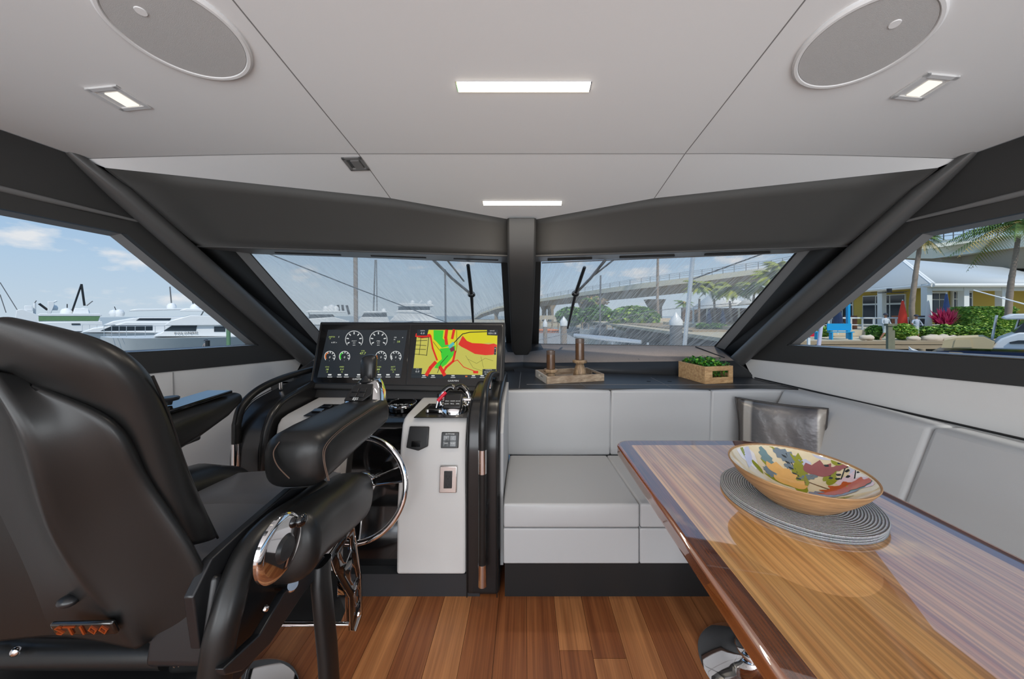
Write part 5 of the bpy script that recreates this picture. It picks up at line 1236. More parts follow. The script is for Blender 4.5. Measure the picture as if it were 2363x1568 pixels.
boat('motor_yacht', 'white motor yacht with long dark window band and pointed bow, behind the nearest yacht', 36,
     [(182, 768, .1), (215, 768, 1.6), (260, 768, 2.4), (400, 766, 2.8), (520, 766, 2.8)], M['hull_white'],
     [([(186, 768), (215, 758), (262, 752), (290, 744), (520, 744), (520, 768)], 2.2), ([(236, 752), (262, 742), (320, 733), (470, 731), (470, 744)], 2.0), ([(300, 716), (320, 713), (440, 712), (440, 715), (300, 719)], 1.8)],
     [([(232, 764), (262, 751), (352, 751), (352, 763)], 2.2), ([(314, 740), (322, 735), (395, 735), (392, 740)], 2.0)],
     domes=[(396, 707, .42), (262, 722, .35), (275, 722, .4)], posts=[((396, 705), (392, 662), .06, M['frame']), ((270, 722), (264, 708), .03, DK)],
     rail=([(190, 768), (240, 768), (300, 767)], 2.0, .8, 6))
boat('expedition_yacht', 'tall white yacht with green-screened upper deck windows at far left', 48,
     [(60, 764, .2), (86, 765, 1.8), (140, 766, 3.0), (240, 766, 3.2), (330, 766, 3.2)], M['hull_white'],
     [([(84, 745), (236, 742), (240, 764), (78, 766)], 2.8), ([(86, 727), (92, 724), (230, 724), (236, 728), (234, 730), (88, 730)], 2.8), ([(88, 738), (232, 738), (232, 746), (88, 746)], 2.7), ([(172, 712), (204, 712), (206, 724), (168, 724)], 1.4)],
     [([(165, 747), (185, 747), (185, 750), (165, 750)], 2.85)],
     domes=[(153, 719, .55), (192, 719, .6)], posts=[((188, 656), (195, 706), .12, DK), ((188, 656), (166, 720), .1, DK), ((155, 711), (155, 702), .05, DK), ((214, 695), (200, 706), .06, M['frame'])],
     extra=[('green_screen', [(89, 729), (232, 729), (226, 741), (89, 741)], 2.75, M['green_glass'])])
mb = MB()
bt = boat('workboat', 'white boat with radar mast and davits at the far left edge', 55,
     [(0, 764, 1.5), (20, 764, 2.5), (60, 764, 2.6), (96, 764, 2.0)], M['hull_white'],
     [([(38, 716), (52, 714), (90, 728), (90, 764), (30, 764)], 2.2), ([(56, 706), (74, 706), (76, 718), (56, 718)], 1.2), ([(110, 696), (124, 696), (126, 703), (118, 724), (110, 724)], .9)],
     [], domes=[(123, 710, .5)], posts=[((80, 728), (80, 700), .14, M['hull_white']), ((80, 700), (84, 694), .06, M['frame']), ((90, 701), (110, 716), .16, DK), ((0, 652), (40, 716), .05, M['frame']), ((0, 680), (14, 722), .05, M['frame']), ((117, 700), (131, 695), .12, M['hull_white'])])
boat('sport_cruiser', 'white sport cruiser with dark outriggers seen through left windscreen, left of the pole', 34,
     [(640, 756, 1.8), (690, 752, 2.2), (760, 750, 2.0), (830, 752, .2)], M['hull_white'],
     [([(700, 742), (712, 736), (770, 732), (808, 742), (800, 750), (690, 750)], 1.7), ([(705, 720), (712, 717), (795, 718), (800, 722), (708, 722)], 1.6)],
     [([(712, 738), (714, 726), (768, 726), (776, 736)], 1.5)], domes=[(752, 712, .28), (765, 710, .34), (776, 712, .28)],
     posts=[((780, 704), (782, 718), .12, DK), ((790, 704), (792, 718), .12, DK), ((800, 705), (806, 726), .12, DK), ((712, 722), (716, 736), .05, M['hull_white'])])
boat('pilothouse_boat', 'small white pilothouse boat between the poles in left windscreen', 40,
     [(826, 748, 1.4), (850, 746, 1.8), (880, 744, 1.8), (905, 744, 1.2)], M['hull_white'],
     [([(828, 738), (834, 732), (895, 732), (900, 746), (826, 748)], 1.6), ([(832, 722), (842, 719), (892, 719), (895, 722)], 1.6)],
     [([(834, 732), (840, 723), (892, 723), (894, 734)], 1.5)], domes=[(886, 717, .3)], posts=[((862, 718), (866, 600), .09, M['frame']), ((870, 718), (869, 600), .06, M['frame'])])
boat('flybridge_yacht', 'large white flybridge yacht bow-on in left windscreen, left of the wiper', 30,
     [(885, 752, .2), (905, 748, 1.5), (960, 742, 2.4), (1012, 742, 2.4), (1022, 742, 2.2)], M['hull_white'],
     [([(898, 742), (912, 728), (925, 720), (990, 720), (1018, 742)], 1.9), ([(916, 706), (924, 700), (998, 702), (1003, 707), (1000, 708), (916, 708)], 1.9), ([(912, 722), (918, 716), (992, 716), (996, 724)], 1.95)],
     [([(918, 716), (925, 707), (992, 707), (992, 717)], 1.85)], domes=[(992, 699, .26), (952, 698, .22)], posts=[((968, 700), (974, 694), .06, M['hull_white']), ((916, 720), (922, 707), .05, M['hull_white'])])
# poles rising behind the left windscreen, and own-boat rigging lines
def solo(name, label, cat, m, build_, **k):
    mb = MB(); build_(mb); return mb.build(name, m, label=label, cat=cat, **k)
solo('mooring_pole', 'thick grey brown mooring pole left of centre in the left windscreen', 'pole', M['trunk'], lambda mb: mb.cyl(P(820, 560, 14) , Vector((P(823, 745, 14).x, 14, WZ)), .085))
solo('mooring_pole', 'thin grey pole right of the large yacht, near the left wiper', 'pole', M['frame'], lambda mb: mb.cyl(P(1027, 622, 16), Vector((P(1030, 745, 16).x, 16, WZ)), .045))
solo('mooring_pole', 'thin pale pole over the small boats in the right windscreen', 'pole', M['frame'], lambda mb: mb.cyl(P(1386, 636, 14), Vector((P(1382, 775, 14).x, 14, WZ)), .035))
solo('flag_staff', 'leaning polished steel staff left of the palms in the right windscreen', 'pole', M['rail'], lambda mb: mb.cyl(P(1602, 560, 5.2), P(1573, 872, 5.2), .032))
solo('stay_wire', 'dark stay wire slanting across the left windscreen', 'cable', DK, lambda mb: mb.tube([P(600, 578, 6.0), P(820, 665, 7.2), P(1032, 745, 9)], .011, n=6))
solo('stay_wire', 'dark stay wire crossing from the upper right of the right windscreen', 'cable', DK, lambda mb: mb.tube([P(1790, 575, 5.0), P(1595, 646, 5.2)], .010, n=6))
solo('stay_wire', 'faint sagging line low across the right windscreen', 'cable', M['frame'], lambda mb: mb.tube(catmull([P(1240, 786, 5), P(1330, 765, 5), P(1500, 720, 5.2), P(1700, 700, 5.4)], 5), .005, n=6))
# windscreen wipers (outside the glass)
def wiper(s, label):
    f = (lambda px: px) if s < 0 else (lambda px: px)
    if s < 0: A, B, C, D, E_ = (998, 598), (1030, 598), (1088, 680), (1080, 612), (1092, 748)
    else: A, B, C, D, E_ = (1397, 600), (1416, 600), (1328, 678), (1349, 617), (1310, 758)
    Yp = lambda y: 2.24 + (y-600)/195*.74 - .03
    q = lambda p_: P(p_[0], p_[1], Yp(p_[1]))
    t = thing('windscreen_wiper', q(C), label, 'wiper', 'windscreen wipers either side of the centre post')
    MB().tube([q(A), q(((A[0]+C[0])/2 - 4*s*0, (A[1]+C[1])/2 + 4)), q(C)], .010, n=8).build('wiper_arm', DK, t)
    MB().tube([q(B), q(((B[0]*.3+C[0]*.7), (B[1]*.3+C[1]*.7 - 6)))], .006, n=8).build('link_rod', DK, t)
    MB().tube([q(D), q(C), q(E_)], [.012, .014, .008], n=8).build('wiper_blade', DK, t)
    MB().ball(q(C), (.03, .02, .025), 10, 8).build('wiper_joint', DK, t)
wiper(-1, 'black windscreen wiper hanging outside the left windscreen'); wiper(1, 'black windscreen wiper hanging outside the right windscreen')

# ---- bridge
br = thing('road_bridge', P(1500, 700, 70), 'long curved concrete road bridge crossing behind the palms and restaurant', 'bridge')
path = [(1088, 738, 155, 6), (1110, 722, 145, 10), (1145, 709, 138, 12), (1200, 697, 128, 14), (1250, 689, 112, 18), (1350, 673, 88, 24), (1480, 654, 70, 32), (1620, 637, 60, 34), (1780, 617, 52, 30), (1950, 586, 47, 30), (2079, 562, 42, 36), (2200, 552, 37, 54), (2363, 540, 31, 76), (2700, 500, 26, 110)]
rT, rF = [], []
for px, py, Y, th in path:
    a = P(px, py, Y); b = P(px, py+th, Y); k = a.lerp(b, .38)
    rT.append([a, k, k + Vector((0, 7, 0)), a + Vector((0, 7, 0))]); rF.append([k + Vector((.3, .6, 0)), b + Vector((.3, 1.2, 0)), b + Vector((.3, 5.5, 0)), k + Vector((.3, 6.5, 0))])
MB().loft(rT).build('parapet_deck', M['cream'], br, angle=30); MB().loft(rF).build('girder', M['conc_dk'], br, angle=30)
mb = MB()
for i in range(len(path)-1):
    for k in range(6):
        t = k/6; a = P(*path[i][:3]).lerp(P(*path[i+1][:3]), t); b = P(*path[i][:3]).lerp(P(*path[i+1][:3]), t+1/6)
        mb.cyl(a, a + Vector((0, 0, 1.1)), .05, n=5)
        for h in (.45, .8, 1.1): mb.cyl(a + Vector((0, 0, h)), b + Vector((0, 0, h)), .03, n=4)
mb.build('bridge_railing', M['frame'], br)
for px0, px1, y0, Y in ((1252, 1262, 705, 112), (1266, 1279, 704, 111), (1515, 1537, 690, 68), (1345, 1357, 697, 90), (1140, 1147, 720, 138), (1190, 1196, 712, 129)):
    a, b = P(px0, y0, Y), P(px1, y0, Y); w = b.x-a.x
    mb = MB(); mb.loft([[Vector((a.x-w*.45, Y+2, a.z)), Vector((b.x+w*.45, Y+2, a.z)), Vector((b.x+w*.45, Y+5, a.z)), Vector((a.x-w*.45, Y+5, a.z))], [Vector((a.x, Y+2, a.z-1.6)), Vector((b.x, Y+2, a.z-1.6)), Vector((b.x, Y+5, a.z-1.6)), Vector((a.x, Y+5, a.z-1.6))], [Vector((a.x, Y+2, WZ)), Vector((b.x, Y+2, WZ)), Vector((b.x, Y+5, WZ)), Vector((a.x, Y+5, WZ))]])
    mb.build('bridge_pier', M['conc_dk'], br)
mb = MB(); pr(mb, [(2052, 595), (2060, 570), (2079, 570), (2079, 604), (2055, 604)], 43, 6); mb.build('bridge_abutment', M['conc'], br)

# ---- foliage helpers
def leaves(mb, c, rad, n, s, rnd, mis=(0,), flat=.0):
    c = Vector(c)
    for i in range(n):
        while True:
            d = Vector((rnd.uniform(-1, 1), rnd.uniform(-1, 1), rnd.uniform(-1, 1)))
            if .35 < d.length < 1: break
        d = d.normalized()*(d.length**.4)
        p = c + Vector((d.x*rad[0], d.y*rad[1], d.z*rad[2])); r = s*rnd.uniform(.6, 1.2)
        q = Matrix.Rotation(rnd.uniform(0, 6.28), 3, 'Z') @ Matrix.Rotation(rnd.uniform(-1.3, 1.3), 3, 'X')
        mb.add([p + q @ Vector(v)*r for v in ((-1, 0, 0), (0, -.5, .1), (1, 0, 0), (0, .5, .1))], [(0, 1, 2, 3)], rnd.choice(mis))
def shrub(name, label, px0, px1, y0, y1, Y, n, s, mats, cat='shrub', dep=None, seed=1, box=False, group=None):
    rnd = random.Random(seed); a, b = P(px0, y1, Y), P(px1, y0, Y); w = (b.x-a.x)/2; h = (b.z-a.z)/2; c = (a+b)/2; dep = dep or min(w, 2.0)
    mb = MB()
    if box:
        for i in range(n):
            f = rnd.choice((0, 0, 1, 2)); u, v = rnd.uniform(-1, 1), rnd.uniform(-1, 1)
            p = c + (Vector((u*w, -dep, v*h)) if f == 0 else Vector((u*w, v*dep, h)) if f == 1 else Vector((rnd.choice((-1, 1))*w, u*dep, v*h)))
            leaves(mb, p, (.08, .08, .08), 1, s, rnd, tuple(range(len(mats))))
        mb.box(c, (w*1.94, dep*1.94, h*1.94), mi=0)
    else:
        k = max(1, int(w/h/1.0)); 
        for i in range(k):
            cx = c.x + (-w + (2*i+1)*w/k); hh = h*rnd.uniform(.82, 1.0); leaves(mb, (cx, Y, c.z - (h-hh)), (w/k*1.15, dep, hh), n//k, s, rnd, tuple(range(len(mats))))
            mb.ball((cx, Y, c.z - (h-hh)), (w/k*.98, dep*.82, hh*.84), 12, 8, mi=len(mats)-1)
    return mb.build(name, mats, label=label, cat=cat, angle=10, group=group)
def palm(label, pts, Y, r, crown, nf, L, mats=None, seed=2, dry=.2, trunk=True, droop=1.0, lw=.05):
    rnd = random.Random(seed); base = P(pts[0][0], pts[0][1], Y)
    t = thing('palm_tree', base, label, 'palm')
    if trunk:
        pa = catmull([P(x_, y_, Y) for x_, y_ in pts], 8); n = len(pa)
        MB().tube(pa, [r*(1.25-.5*i/n)*(1+.05*math.sin(i*2.4)) for i in range(n)], n=10).build('trunk', M['trunk'], t)
    c = P(crown[0], crown[1], Y); mb = MB()
    for i in range(nf):
        az = 6.283*i/nf + rnd.uniform(-.2, .2); el = rnd.uniform(-.25, 1.1); le = L*rnd.uniform(.8, 1.1); mi = 1 if (el < 0 and rnd.random() < dry*3) else 0
        d = Vector((math.cos(az), math.sin(az)*.8, 0)); prev = None; K = 9
        for k in range(K+1):
            s_ = k/K; p = c + d*le*s_*math.cos(el*(1-s_)) + Vector((0, 0, le*(math.sin(el)*s_ - droop*.65*s_*s_)))
            if prev is not None:
                tg = (p-prev).normalized(); sd = tg.cross(Vector((0, 0, 1))); sd = sd.normalized() if sd.length > .01 else Vector((1, 0, 0))
                mb.quad(prev - sd*lw*.3, prev + sd*lw*.3, p + sd*lw*.25, p - sd*lw*.25, mi=mi)
                ll = le*.30*math.sin(math.pi*min(1, s_*.85+.12))
                for kk in range(3):
                    q = prev.lerp(p, kk/3)
                    for sg in (-1, 1):
                        e_ = q + sd*sg*ll*.75 + tg*ll*.45 + Vector((0, 0, -ll*.55)); mb.add([q - tg*lw, q + tg*lw, e_], [(0, 1, 2)], mi)
            prev = p
    mb.build('fronds', mats or [M['frond'], M['frond_dry']], t, angle=10)
    MB().ball(c + Vector((0, 0, -L*.03)), (r*2.0, r*2.0, r*2.4), 10, 8).build('crown_heart', M['frond_dry'], t)
    return t

# ---- far shore through the windscreens
MB().box((70, 122, WZ+.3), (190, 60, 1.0)).build('far_shore_ground', M['sand'], label='low sandy far shore under the bridge', cat='ground', kind='structure').name = 'trim_20'
shrub('shrub_mass', 'low green mangrove bushes left of the thin pole in the right windscreen', 1288, 1408, 702, 752, 62, 2200, .5, [M['leafA'], M['leafB']], seed=3, dep=3)
shrub('shrub_mass', 'large rounded green bushes right of the thin pole in the right windscreen', 1412, 1512, 697, 766, 48, 3000, .42, [M['leafA'], M['leafC'], M['leafB']], seed=4, dep=3)
shrub('bare_shrub', 'sparse grey brown tree under the bridge beside the right wiper', 1340, 1400, 682, 712, 64, 300, .35, [M['frond_dry'], M['trunk']], cat='tree', seed=5, dep=2)
for lb, pts, cr_, Y, L, sd in (('round-crowned palm right of the steel staff, first of the windscreen cluster', [(1612, 745), (1614, 690)], (1614, 658), 30, 1.5, 11),
    ('palm in the middle of the windscreen cluster above the white awning', [(1650, 745), (1648, 690)], (1646, 662), 31, 1.7, 12), ('third palm of the windscreen cluster, above the awning peak', [(1688, 745), (1684, 695)], (1690, 666), 29, 1.7, 13),
    ('palm with yellow green crown beside the right windscreen pillar', [(1735, 740), (1740, 680)], (1738, 660), 28, 1.5, 14), ('leafy palm crown low beside the right windscreen pillar', [(1775, 730), (1778, 660)], (1780, 636), 26, 1.6, 15),
    ('dark palm top rising above the bridge by the right pillar', [(1800, 740), (1798, 640)], (1796, 612), 34, 1.6, 16)):
    palm(lb, pts, Y, .10, cr_, 30, L, mats=[mat('palm_yellow_green', srgb(150, 158, 52), .6, var=.4, vscale=2), M['frond']], seed=sd, lw=.06)
palm('tall bare palm trunk rising past the bridge in the right windscreen', [(1520, 758), (1517, 680), (1519, 560)], 64, .26, (1519, 500), 14, 4.0, seed=21)
palm('small palm under the bridge beside the bushes in the right windscreen', [(1580, 738), (1578, 712)], 50, .15, (1578, 700), 16, 1.6, seed=22)
palm('small dark palm on the far shore beside the right wiper', [(1365, 728), (1364, 700)], 62, .18, (1364, 692), 14, 2.0, seed=23)
# far pier, seawall, boats, pilings
def quay(name, label, pts, Y, dep, m, cat='pier', **k): mb = MB(); pr(mb, pts, Y, dep); return mb.build(name, m, label=label, cat=cat, **k)
quay('far_pier', 'long low grey pier behind the small boats in the right windscreen', [(1238, 729), (1405, 727), (1405, 736), (1238, 738)], 74, 3, M['conc'])
for i, px in enumerate(range(1250, 1400, 18)): pass
mb = MB(); fp_ = bpy.data.objects['far_pier']
for px in range(1246, 1450, 14): mb.cyl(Vector((P(px, 735, 73).x, 73, WZ)), P(px, 738, 73), .15, n=6)
mb.tube([P(1238, 745, 73), P(1450, 745, 73)], .12, n=6); mb.build('pier_pilings', M['wharf'], label='row of thin timber pier pilings below the far pier', cat='pilings', kind='stuff')
quay('pale_seawall', 'pale beige seawall behind the grey piling in the right windscreen', [(1448, 742), (1470, 737), (1558, 735), (1600, 738), (1600, 772), (1448, 772)], 60, 8, M['rock'], cat='seawall')
quay('white_kiosk', 'small white dockside box on the pale seawall', [(1464, 726), (1478, 726), (1478, 752), (1464, 752)], 58, 1, M['hull_white'], cat='kiosk')
for px, y0, y1, Y, r, lb in ((1301, 736, 765, 22, .22, 'white cone-topped mooring piling beside the right wiper tip'), (1258, 740, 760, 26, .16, 'small cone-topped piling behind the orange kayak')):
    t = thing('mooring_piling', (P(px, y1, Y).x, Y, WZ), lb, 'piling'); p = P(px, y0+6, Y)
    MB().cyl((p.x, Y, WZ), p, r, n=14).build('piling_shaft', M['trunk'], t); MB().lathe([(r*1.15, -.3), (r*1.15, 0), (0, .35)], p, 14).build('piling_cap', M['hull_white'], t)
pB = P(1560, 742, 25); t = thing('mooring_piling', (pB.x, 25, WZ), 'wide grey piling with white cone cap in the right windscreen', 'piling')
MB().cyl((pB.x, 25, WZ), (pB.x, 25, P(1560, 750, 25).z), .44, n=18).build('piling_shaft', mat('grey_piling', srgb(104, 104, 104), .8, var=.2), t)
MB().lathe([(.48, P(1560, 751, 25).z), (.48, P(1560, 741, 25).z), (.0, P(1560, 720, 25).z)], (pB.x, 25, 0), 18).build('piling_cap', M['hull_white'], t)
boat('skiff', 'white centre-console boat moored below the bushes in the right windscreen', 60, [(1338, 759, .2), (1352, 760, 1.0), (1385, 761, 1.3), (1420, 761, 1.3)], M['hull_white'], [([(1372, 763), (1372, 749), (1398, 749), (1400, 763)], .9)], [([(1374, 756), (1376, 751), (1396, 751), (1396, 756)], .9)])
boat('skiff', 'low white skiff moored left of the grey piling', 54, [(1456, 764, .1), (1475, 766, 1.0), (1500, 768, 1.2), (1516, 768, 1.0)], M['hull_white'], [([(1480, 768), (1484, 760), (1500, 760), (1500, 770)], .7)], [])
boat('skiff', 'small pale boat half hidden behind the right wiper tip', 66, [(1304, 757, .2), (1316, 756, 1.0), (1330, 757, 1.0), (1338, 758, .9)], M['hull_white'], [([(1314, 757), (1318, 749), (1328, 749), (1330, 757)], .8)], [])
t = MB(); t.ball((P(1262, 762, 68).x, 68, WZ+.18), (2.6, .5, .36), 16, 8); t.build('kayak', M['oran'], label='orange kayak lying at the left edge of the right windscreen', cat='kayak')
MB().box(((P(1180, 780, 42).x+P(1322, 780, 42).x)/2, 42, WZ+.25), (8.4, 20, .7)).build('floating_dock', mat('grey_dock', srgb(150, 148, 144), .8, var=.1), label='grey floating dock ahead at the left of the right windscreen', cat='dock')
MB().prism([(-1.9, 3.25, .16), (1.9, 3.25, .16), (3.4, 6.5, .16), (2.6, 8.6, .16), (.3, 9.9, .16), (-1.9, 8.6, .16), (-2.6, 6.5, .16)], (0, 0, .06)).build('foredeck', M['hull_white'], kind='structure', label='white foredeck ahead of the windscreen', cat='deck').name = 'trim_22'
mb = MB(); mb.tube([P(1325, 774, 9.6), P(1400, 782, 9), P(1480, 790, 8.4)], [.05, .07, .05], n=8); mb.cyl(P(1413, 785, 9), P(1413, 810, 9), .03, n=6); mb.cyl(P(1495, 791, 8.4), P(1495, 815, 8.4), .03, n=6); mb.build('bow_rail', M['rail'], label='white low deck rail along the bottom of the right windscreen', cat='rail')
# tented terrace behind the palms
tw = thing('tented_terrace', P(1660, 745, 38), 'white peaked tent roof over a waterfront terrace behind the palm cluster', 'tent')
mb = MB(); a, b, c, d = P(1592, 716, 36), P(1700, 706, 30), P(1760, 700, 40), P(1630, 708, 46); ap = P(1640, 678, 38); mb.add([a, b, c, d, ap], [(0, 1, 4), (1, 2, 4), (2, 3, 4), (3, 0, 4)]); ap2 = P(1745, 668, 34); e1 = P(1800, 690, 30)
mb.add([b, e1, c, ap2], [(0, 1, 3), (1, 2, 3), (2, 0, 3)]); mb.build('tent_roof', M['awn'], tw, solid=.05)
for px in (1600, 1632, 1668, 1705, 1750): MB().cyl(P(px, 712, 34), P(px, 752, 34), .10, n=8).build('tent_post', M['colw'], tw)
MB().box(P(1700, 735, 42), (14, .4, 2.6)).build('terrace_wall', mat('terrace_dark', srgb(110, 92, 78), .8, var=.5, vscale=1.2), tw)
quay('near_quay', 'timber-edged quay below the tented terrace', [(1598, 763), (1800, 763), (1800, 773), (1598, 772)], 26.5, 20, M['wharf'], cat='quay')
quay('quay_wall', 'dark quay wall below the tented terrace', [(1602, 772), (1800, 773), (1800, 835), (1602, 835)], 26.8, 18, M['sheet'], cat='seawall')
shrub('shrub_row', 'low green planting in front of the tented terrace', 1612, 1672, 745, 762, 29, 700, .2, [M['leafA'], M['leafB']], seed=9, dep=.8)
for px, lb in ((1636, 'folded navy umbrella left under the tented terrace'), (1668, 'folded navy umbrella right under the tented terrace')):
    MB().lathe([(.03, -1.6), (.2, -1.3), (.26, -.4), (.03, .6)], P(px, 728, 29), 10).build('folded_umbrella', M['navy'], label=lb, cat='umbrella', group='folded navy umbrellas')

# ---- right window: quay, restaurant, people
GZ = -.3
MB().prism([(12.0, 19.0, -.55), (17.0, 17.6, -.55), (27, 17.6, -.55), (60, 17.6, -.55), (60, 60, -.55), (12, 60, -.55)], (0, 0, .25)).build('quay_ground', M['sand'], kind='structure', label='sandy quay ground in front of the restaurant', cat='ground').name = 'trim_21'
mb = MB(); mb.box((33, 17.5, -.33), (42, .5, .16)); mb.box((33, 17.3, -.55), (42, .2, .2)); q = mb.build('wharf_cap', M['wharf'], label='weathered timber cap along the top of the dark seawall', cat='wharf')
mb = MB(); mb.box((33, 17.7, -1.6), (42, .2, 2.2)); mb.build('sheet_piling', M['sheet'], label='dark sheet-pile seawall below the timber cap', cat='seawall')
for i, px in enumerate((1858, 1925, 2016, 2130)):
    x_ = P(px, 800, 17).x; MB().cyl((x_, 17.05, WZ), (x_, 17.05, -.62), .13, n=10).build('fender_pile', M['wharf'], label=['squat timber fender pile under the left blue bench', 'squat timber fender pile under the right blue bench', 'squat timber fender pile left of the tall mooring post', 'squat timber fender pile right of the tall mooring post'][i], cat='piling', group='fender piles on the seawall')
FZ = .14
MB().box((24.2, 31, FZ-.22), (14.5, 19, .4)).build('terrace_deck', M['conc'], label='pale terrace deck behind the white railing', cat='terrace')
rs = thing('waterfront_restaurant', (34, 26, FZ), 'yellow waterfront restaurant with white hipped metal roof and porch columns', 'building')
cz_ = 3.22; xc, yc = 28.1, 22.8
MB().box((38, 31.5, FZ-.2), (19.2, 17, .4)).build('porch_floor', M['conc'], rs)
MB().box((39.2, 31.7, 1.7), (18, 13, 3.1)).build('walls', M['yellow'], rs)
c0, c1 = Vector((xc-.5, yc-.5, cz_)), Vector((xc-.5+2.6, yc+14, cz_)); cR = Vector((50, yc-.9, cz_)); pk = P(2083, 600, 29); pk2 = P(2420, 627, 34)
mb = MB(); mb.add([c0, c1, pk, cR, pk2, Vector((50, 44, cz_))], [(0, 1, 2), (0, 2, 4, 3), (2, 1, 5, 4)]); rf = mb.build('roof', M['roofm'], rs, solid=.12, angle=5)
MB().tube([c0, pk], .14, n=6, flat=(.4, 1)).build('hip_cap', M['awn'], rf)
for a, b in ((c0, c1), (c0, cR)): MB().tube([a + Vector((0, 0, -.12)), b + Vector((0, 0, -.12))], .13, n=8).build('gutter', M['awn'], rf)
for px, on in ((2138, 'f'), (2223, 'f'), (2310, 'f'), (2035, 's'), (1920, 's')):
    if on == 'f': Y = yc; x_ = P(px, 700, Y).x
    else:
        k = (px-CX)/F; Y = (xc - yc*2.6/14.5)/(k-2.6/14.5); x_ = k*Y
    cl = MB().box((x_, Y, (FZ+cz_)/2), (.36, .36, cz_-FZ)).build('porch_column', M['colw'], rs)
mb = MB(); mb.box((39, yc, 2.92), (22, .3, .32)); mb.build('porch_beam', M['colw'], rs)
def win(px0, px1, y0, y1, Yw, nm='window', cols_=3, sideways=False):
    a, b = P(px0, y1, Yw), P(px1, y0, Yw); c = (a+b)/2; w, h = b.x-a.x, b.z-a.z
    f = MB().box(c, (w+.16, .14, h+.16)).build(nm, M['colw'], rs); mb = MB()
    for i in range(cols_): mb.box((a.x + (i+.5)*w/cols_, Yw-.06, c.z + h*.32), (w/cols_-.1, .08, h*.26)); mb.box((a.x + (i+.5)*w/cols_, Yw-.06, c.z - h*.17), (w/cols_-.1, .08, h*.62))
    mb.build('pane', M['doorg'], f)
win(2148, 2182, 676, 724, 25.1, 'door', 2); win(2198, 2216, 672, 728, 25.1); win(2228, 2240, 675, 712, 25.1, cols_=1)
def swin(t0, t1):   # glazed bays on the receding left wall
    ya, yb = yc+2.2+t0*11, yc+2.2+t1*11; x_ = 30.18
    f = MB().box((x_, (ya+yb)/2, 1.5), (.14, yb-ya, 2.5)).build('window', M['colw'], rs); mb = MB(); n = 3; w = (yb-ya)/n
    for i in range(n): mb.box((x_-.05, ya+(i+.5)*w, 2.35), (.1, w-.12, .6)); mb.box((x_-.05, ya+(i+.5)*w, 1.1), (.1, w-.12, 1.6))
    mb.build('pane', M['doorg'], f)
swin(.10, .40); swin(.48, .75); swin(.80, .98)
for px, py in ((2197, 668), (2290, 666), (2052, 676)):
    c = P(px, py, 23.8); mb = MB(); mb.cyl(c, c + Vector((0, 0, .3)), .14, n=10)
    for k in range(5): mb.box(c + Vector((math.cos(k*1.257)*.5, math.sin(k*1.257)*.5, .02)), (.9, .22, .03), Matrix.Rotation(k*1.257, 3, 'Z'))
    mb.build('ceiling_fan', DK, rs)
mb = MB()
for x_ in [P(px, 750, 21.8).x for px in range(1860, 2215, 26)]: mb.cyl((x_, 21.8, FZ-.4), (x_, 21.8, FZ+.75), .05, n=6)
mb.tube([(17.5, 21.8, FZ+.75), (28.6, 21.8, FZ+.75)], .05, n=6); mb.tube([(17.5, 21.8, FZ+.3), (28.6, 21.8, FZ+.3)], .03, n=6)
mb.build('terrace_railing', M['colw'], label='white post railing along the restaurant terrace', cat='railing')
# terrace furniture and umbrellas
def folded(px, y0, y1, Y, m, lb, w=.3):
    a, b = P(px, y1, Y), P(px, y0, Y); h = b.z-a.z; t = thing('folded_umbrella', a, lb, 'umbrella')
    MB().cyl(a, b, .03, n=6).build('umbrella_pole', M['colw'], t); MB().lathe([(.06, h*.15), (w, h*.25), (w*.8, h*.55), (.05, h*.97)], a, 12).build('umbrella_canopy', m, t)
folded(2083, 692, 773, 21, mat('red_canvas', srgb(216, 60, 40), .7, var=.1), 'folded red umbrella on the restaurant terrace', .24)
folded(2184, 676, 773, 21, mat('denim_canvas', srgb(72, 92, 140), .7, var=.3, vscale=3), 'folded blue and white umbrella beside the magenta plant', .22)
folded(1933, 700, 773, 21, M['navy'], 'folded navy umbrella left of the bright blue post', .3)
folded(2142, 694, 772, 21.2, M['awn'], 'folded pale umbrella on the porch beside the column', .16)
rnd = random.Random(5)
for i, (px, lb) in enumerate(((1880, 'dark terrace table near the left end of the railing'), (1905, 'dark terrace table left of the blue post'), (1990, 'dark terrace table right of the blue post'), (2100, 'dark terrace table beside the red umbrella'), (2160, 'dark terrace table below the porch door'))):
    c = P(px, 748, 22.6); c.x = min(c.x, 29.5); t = thing('terrace_table', (c.x, 22.6, FZ), lb, 'table')
    MB().box((c.x, 22.6, FZ+.74), (1.1, .8, .05)).build('table_top', M['metal_black'], t); MB().cyl((c.x, 22.6, FZ), (c.x, 22.6, FZ+.72), .05, n=8).build('table_leg', M['metal_black'], t)
    MB().box((c.x-.8, 22.6, FZ+.45), (.45, .45, .9)).build('terrace_chair', mat('chair_tone_%d' % i, srgb(*[(150, 90, 60), (70, 72, 80), (120, 80, 60)][i % 3]), .7), label='outdoor chair left of the ' + lb.replace('dark terrace ', '').replace('right of', 'right of'), cat='chair')
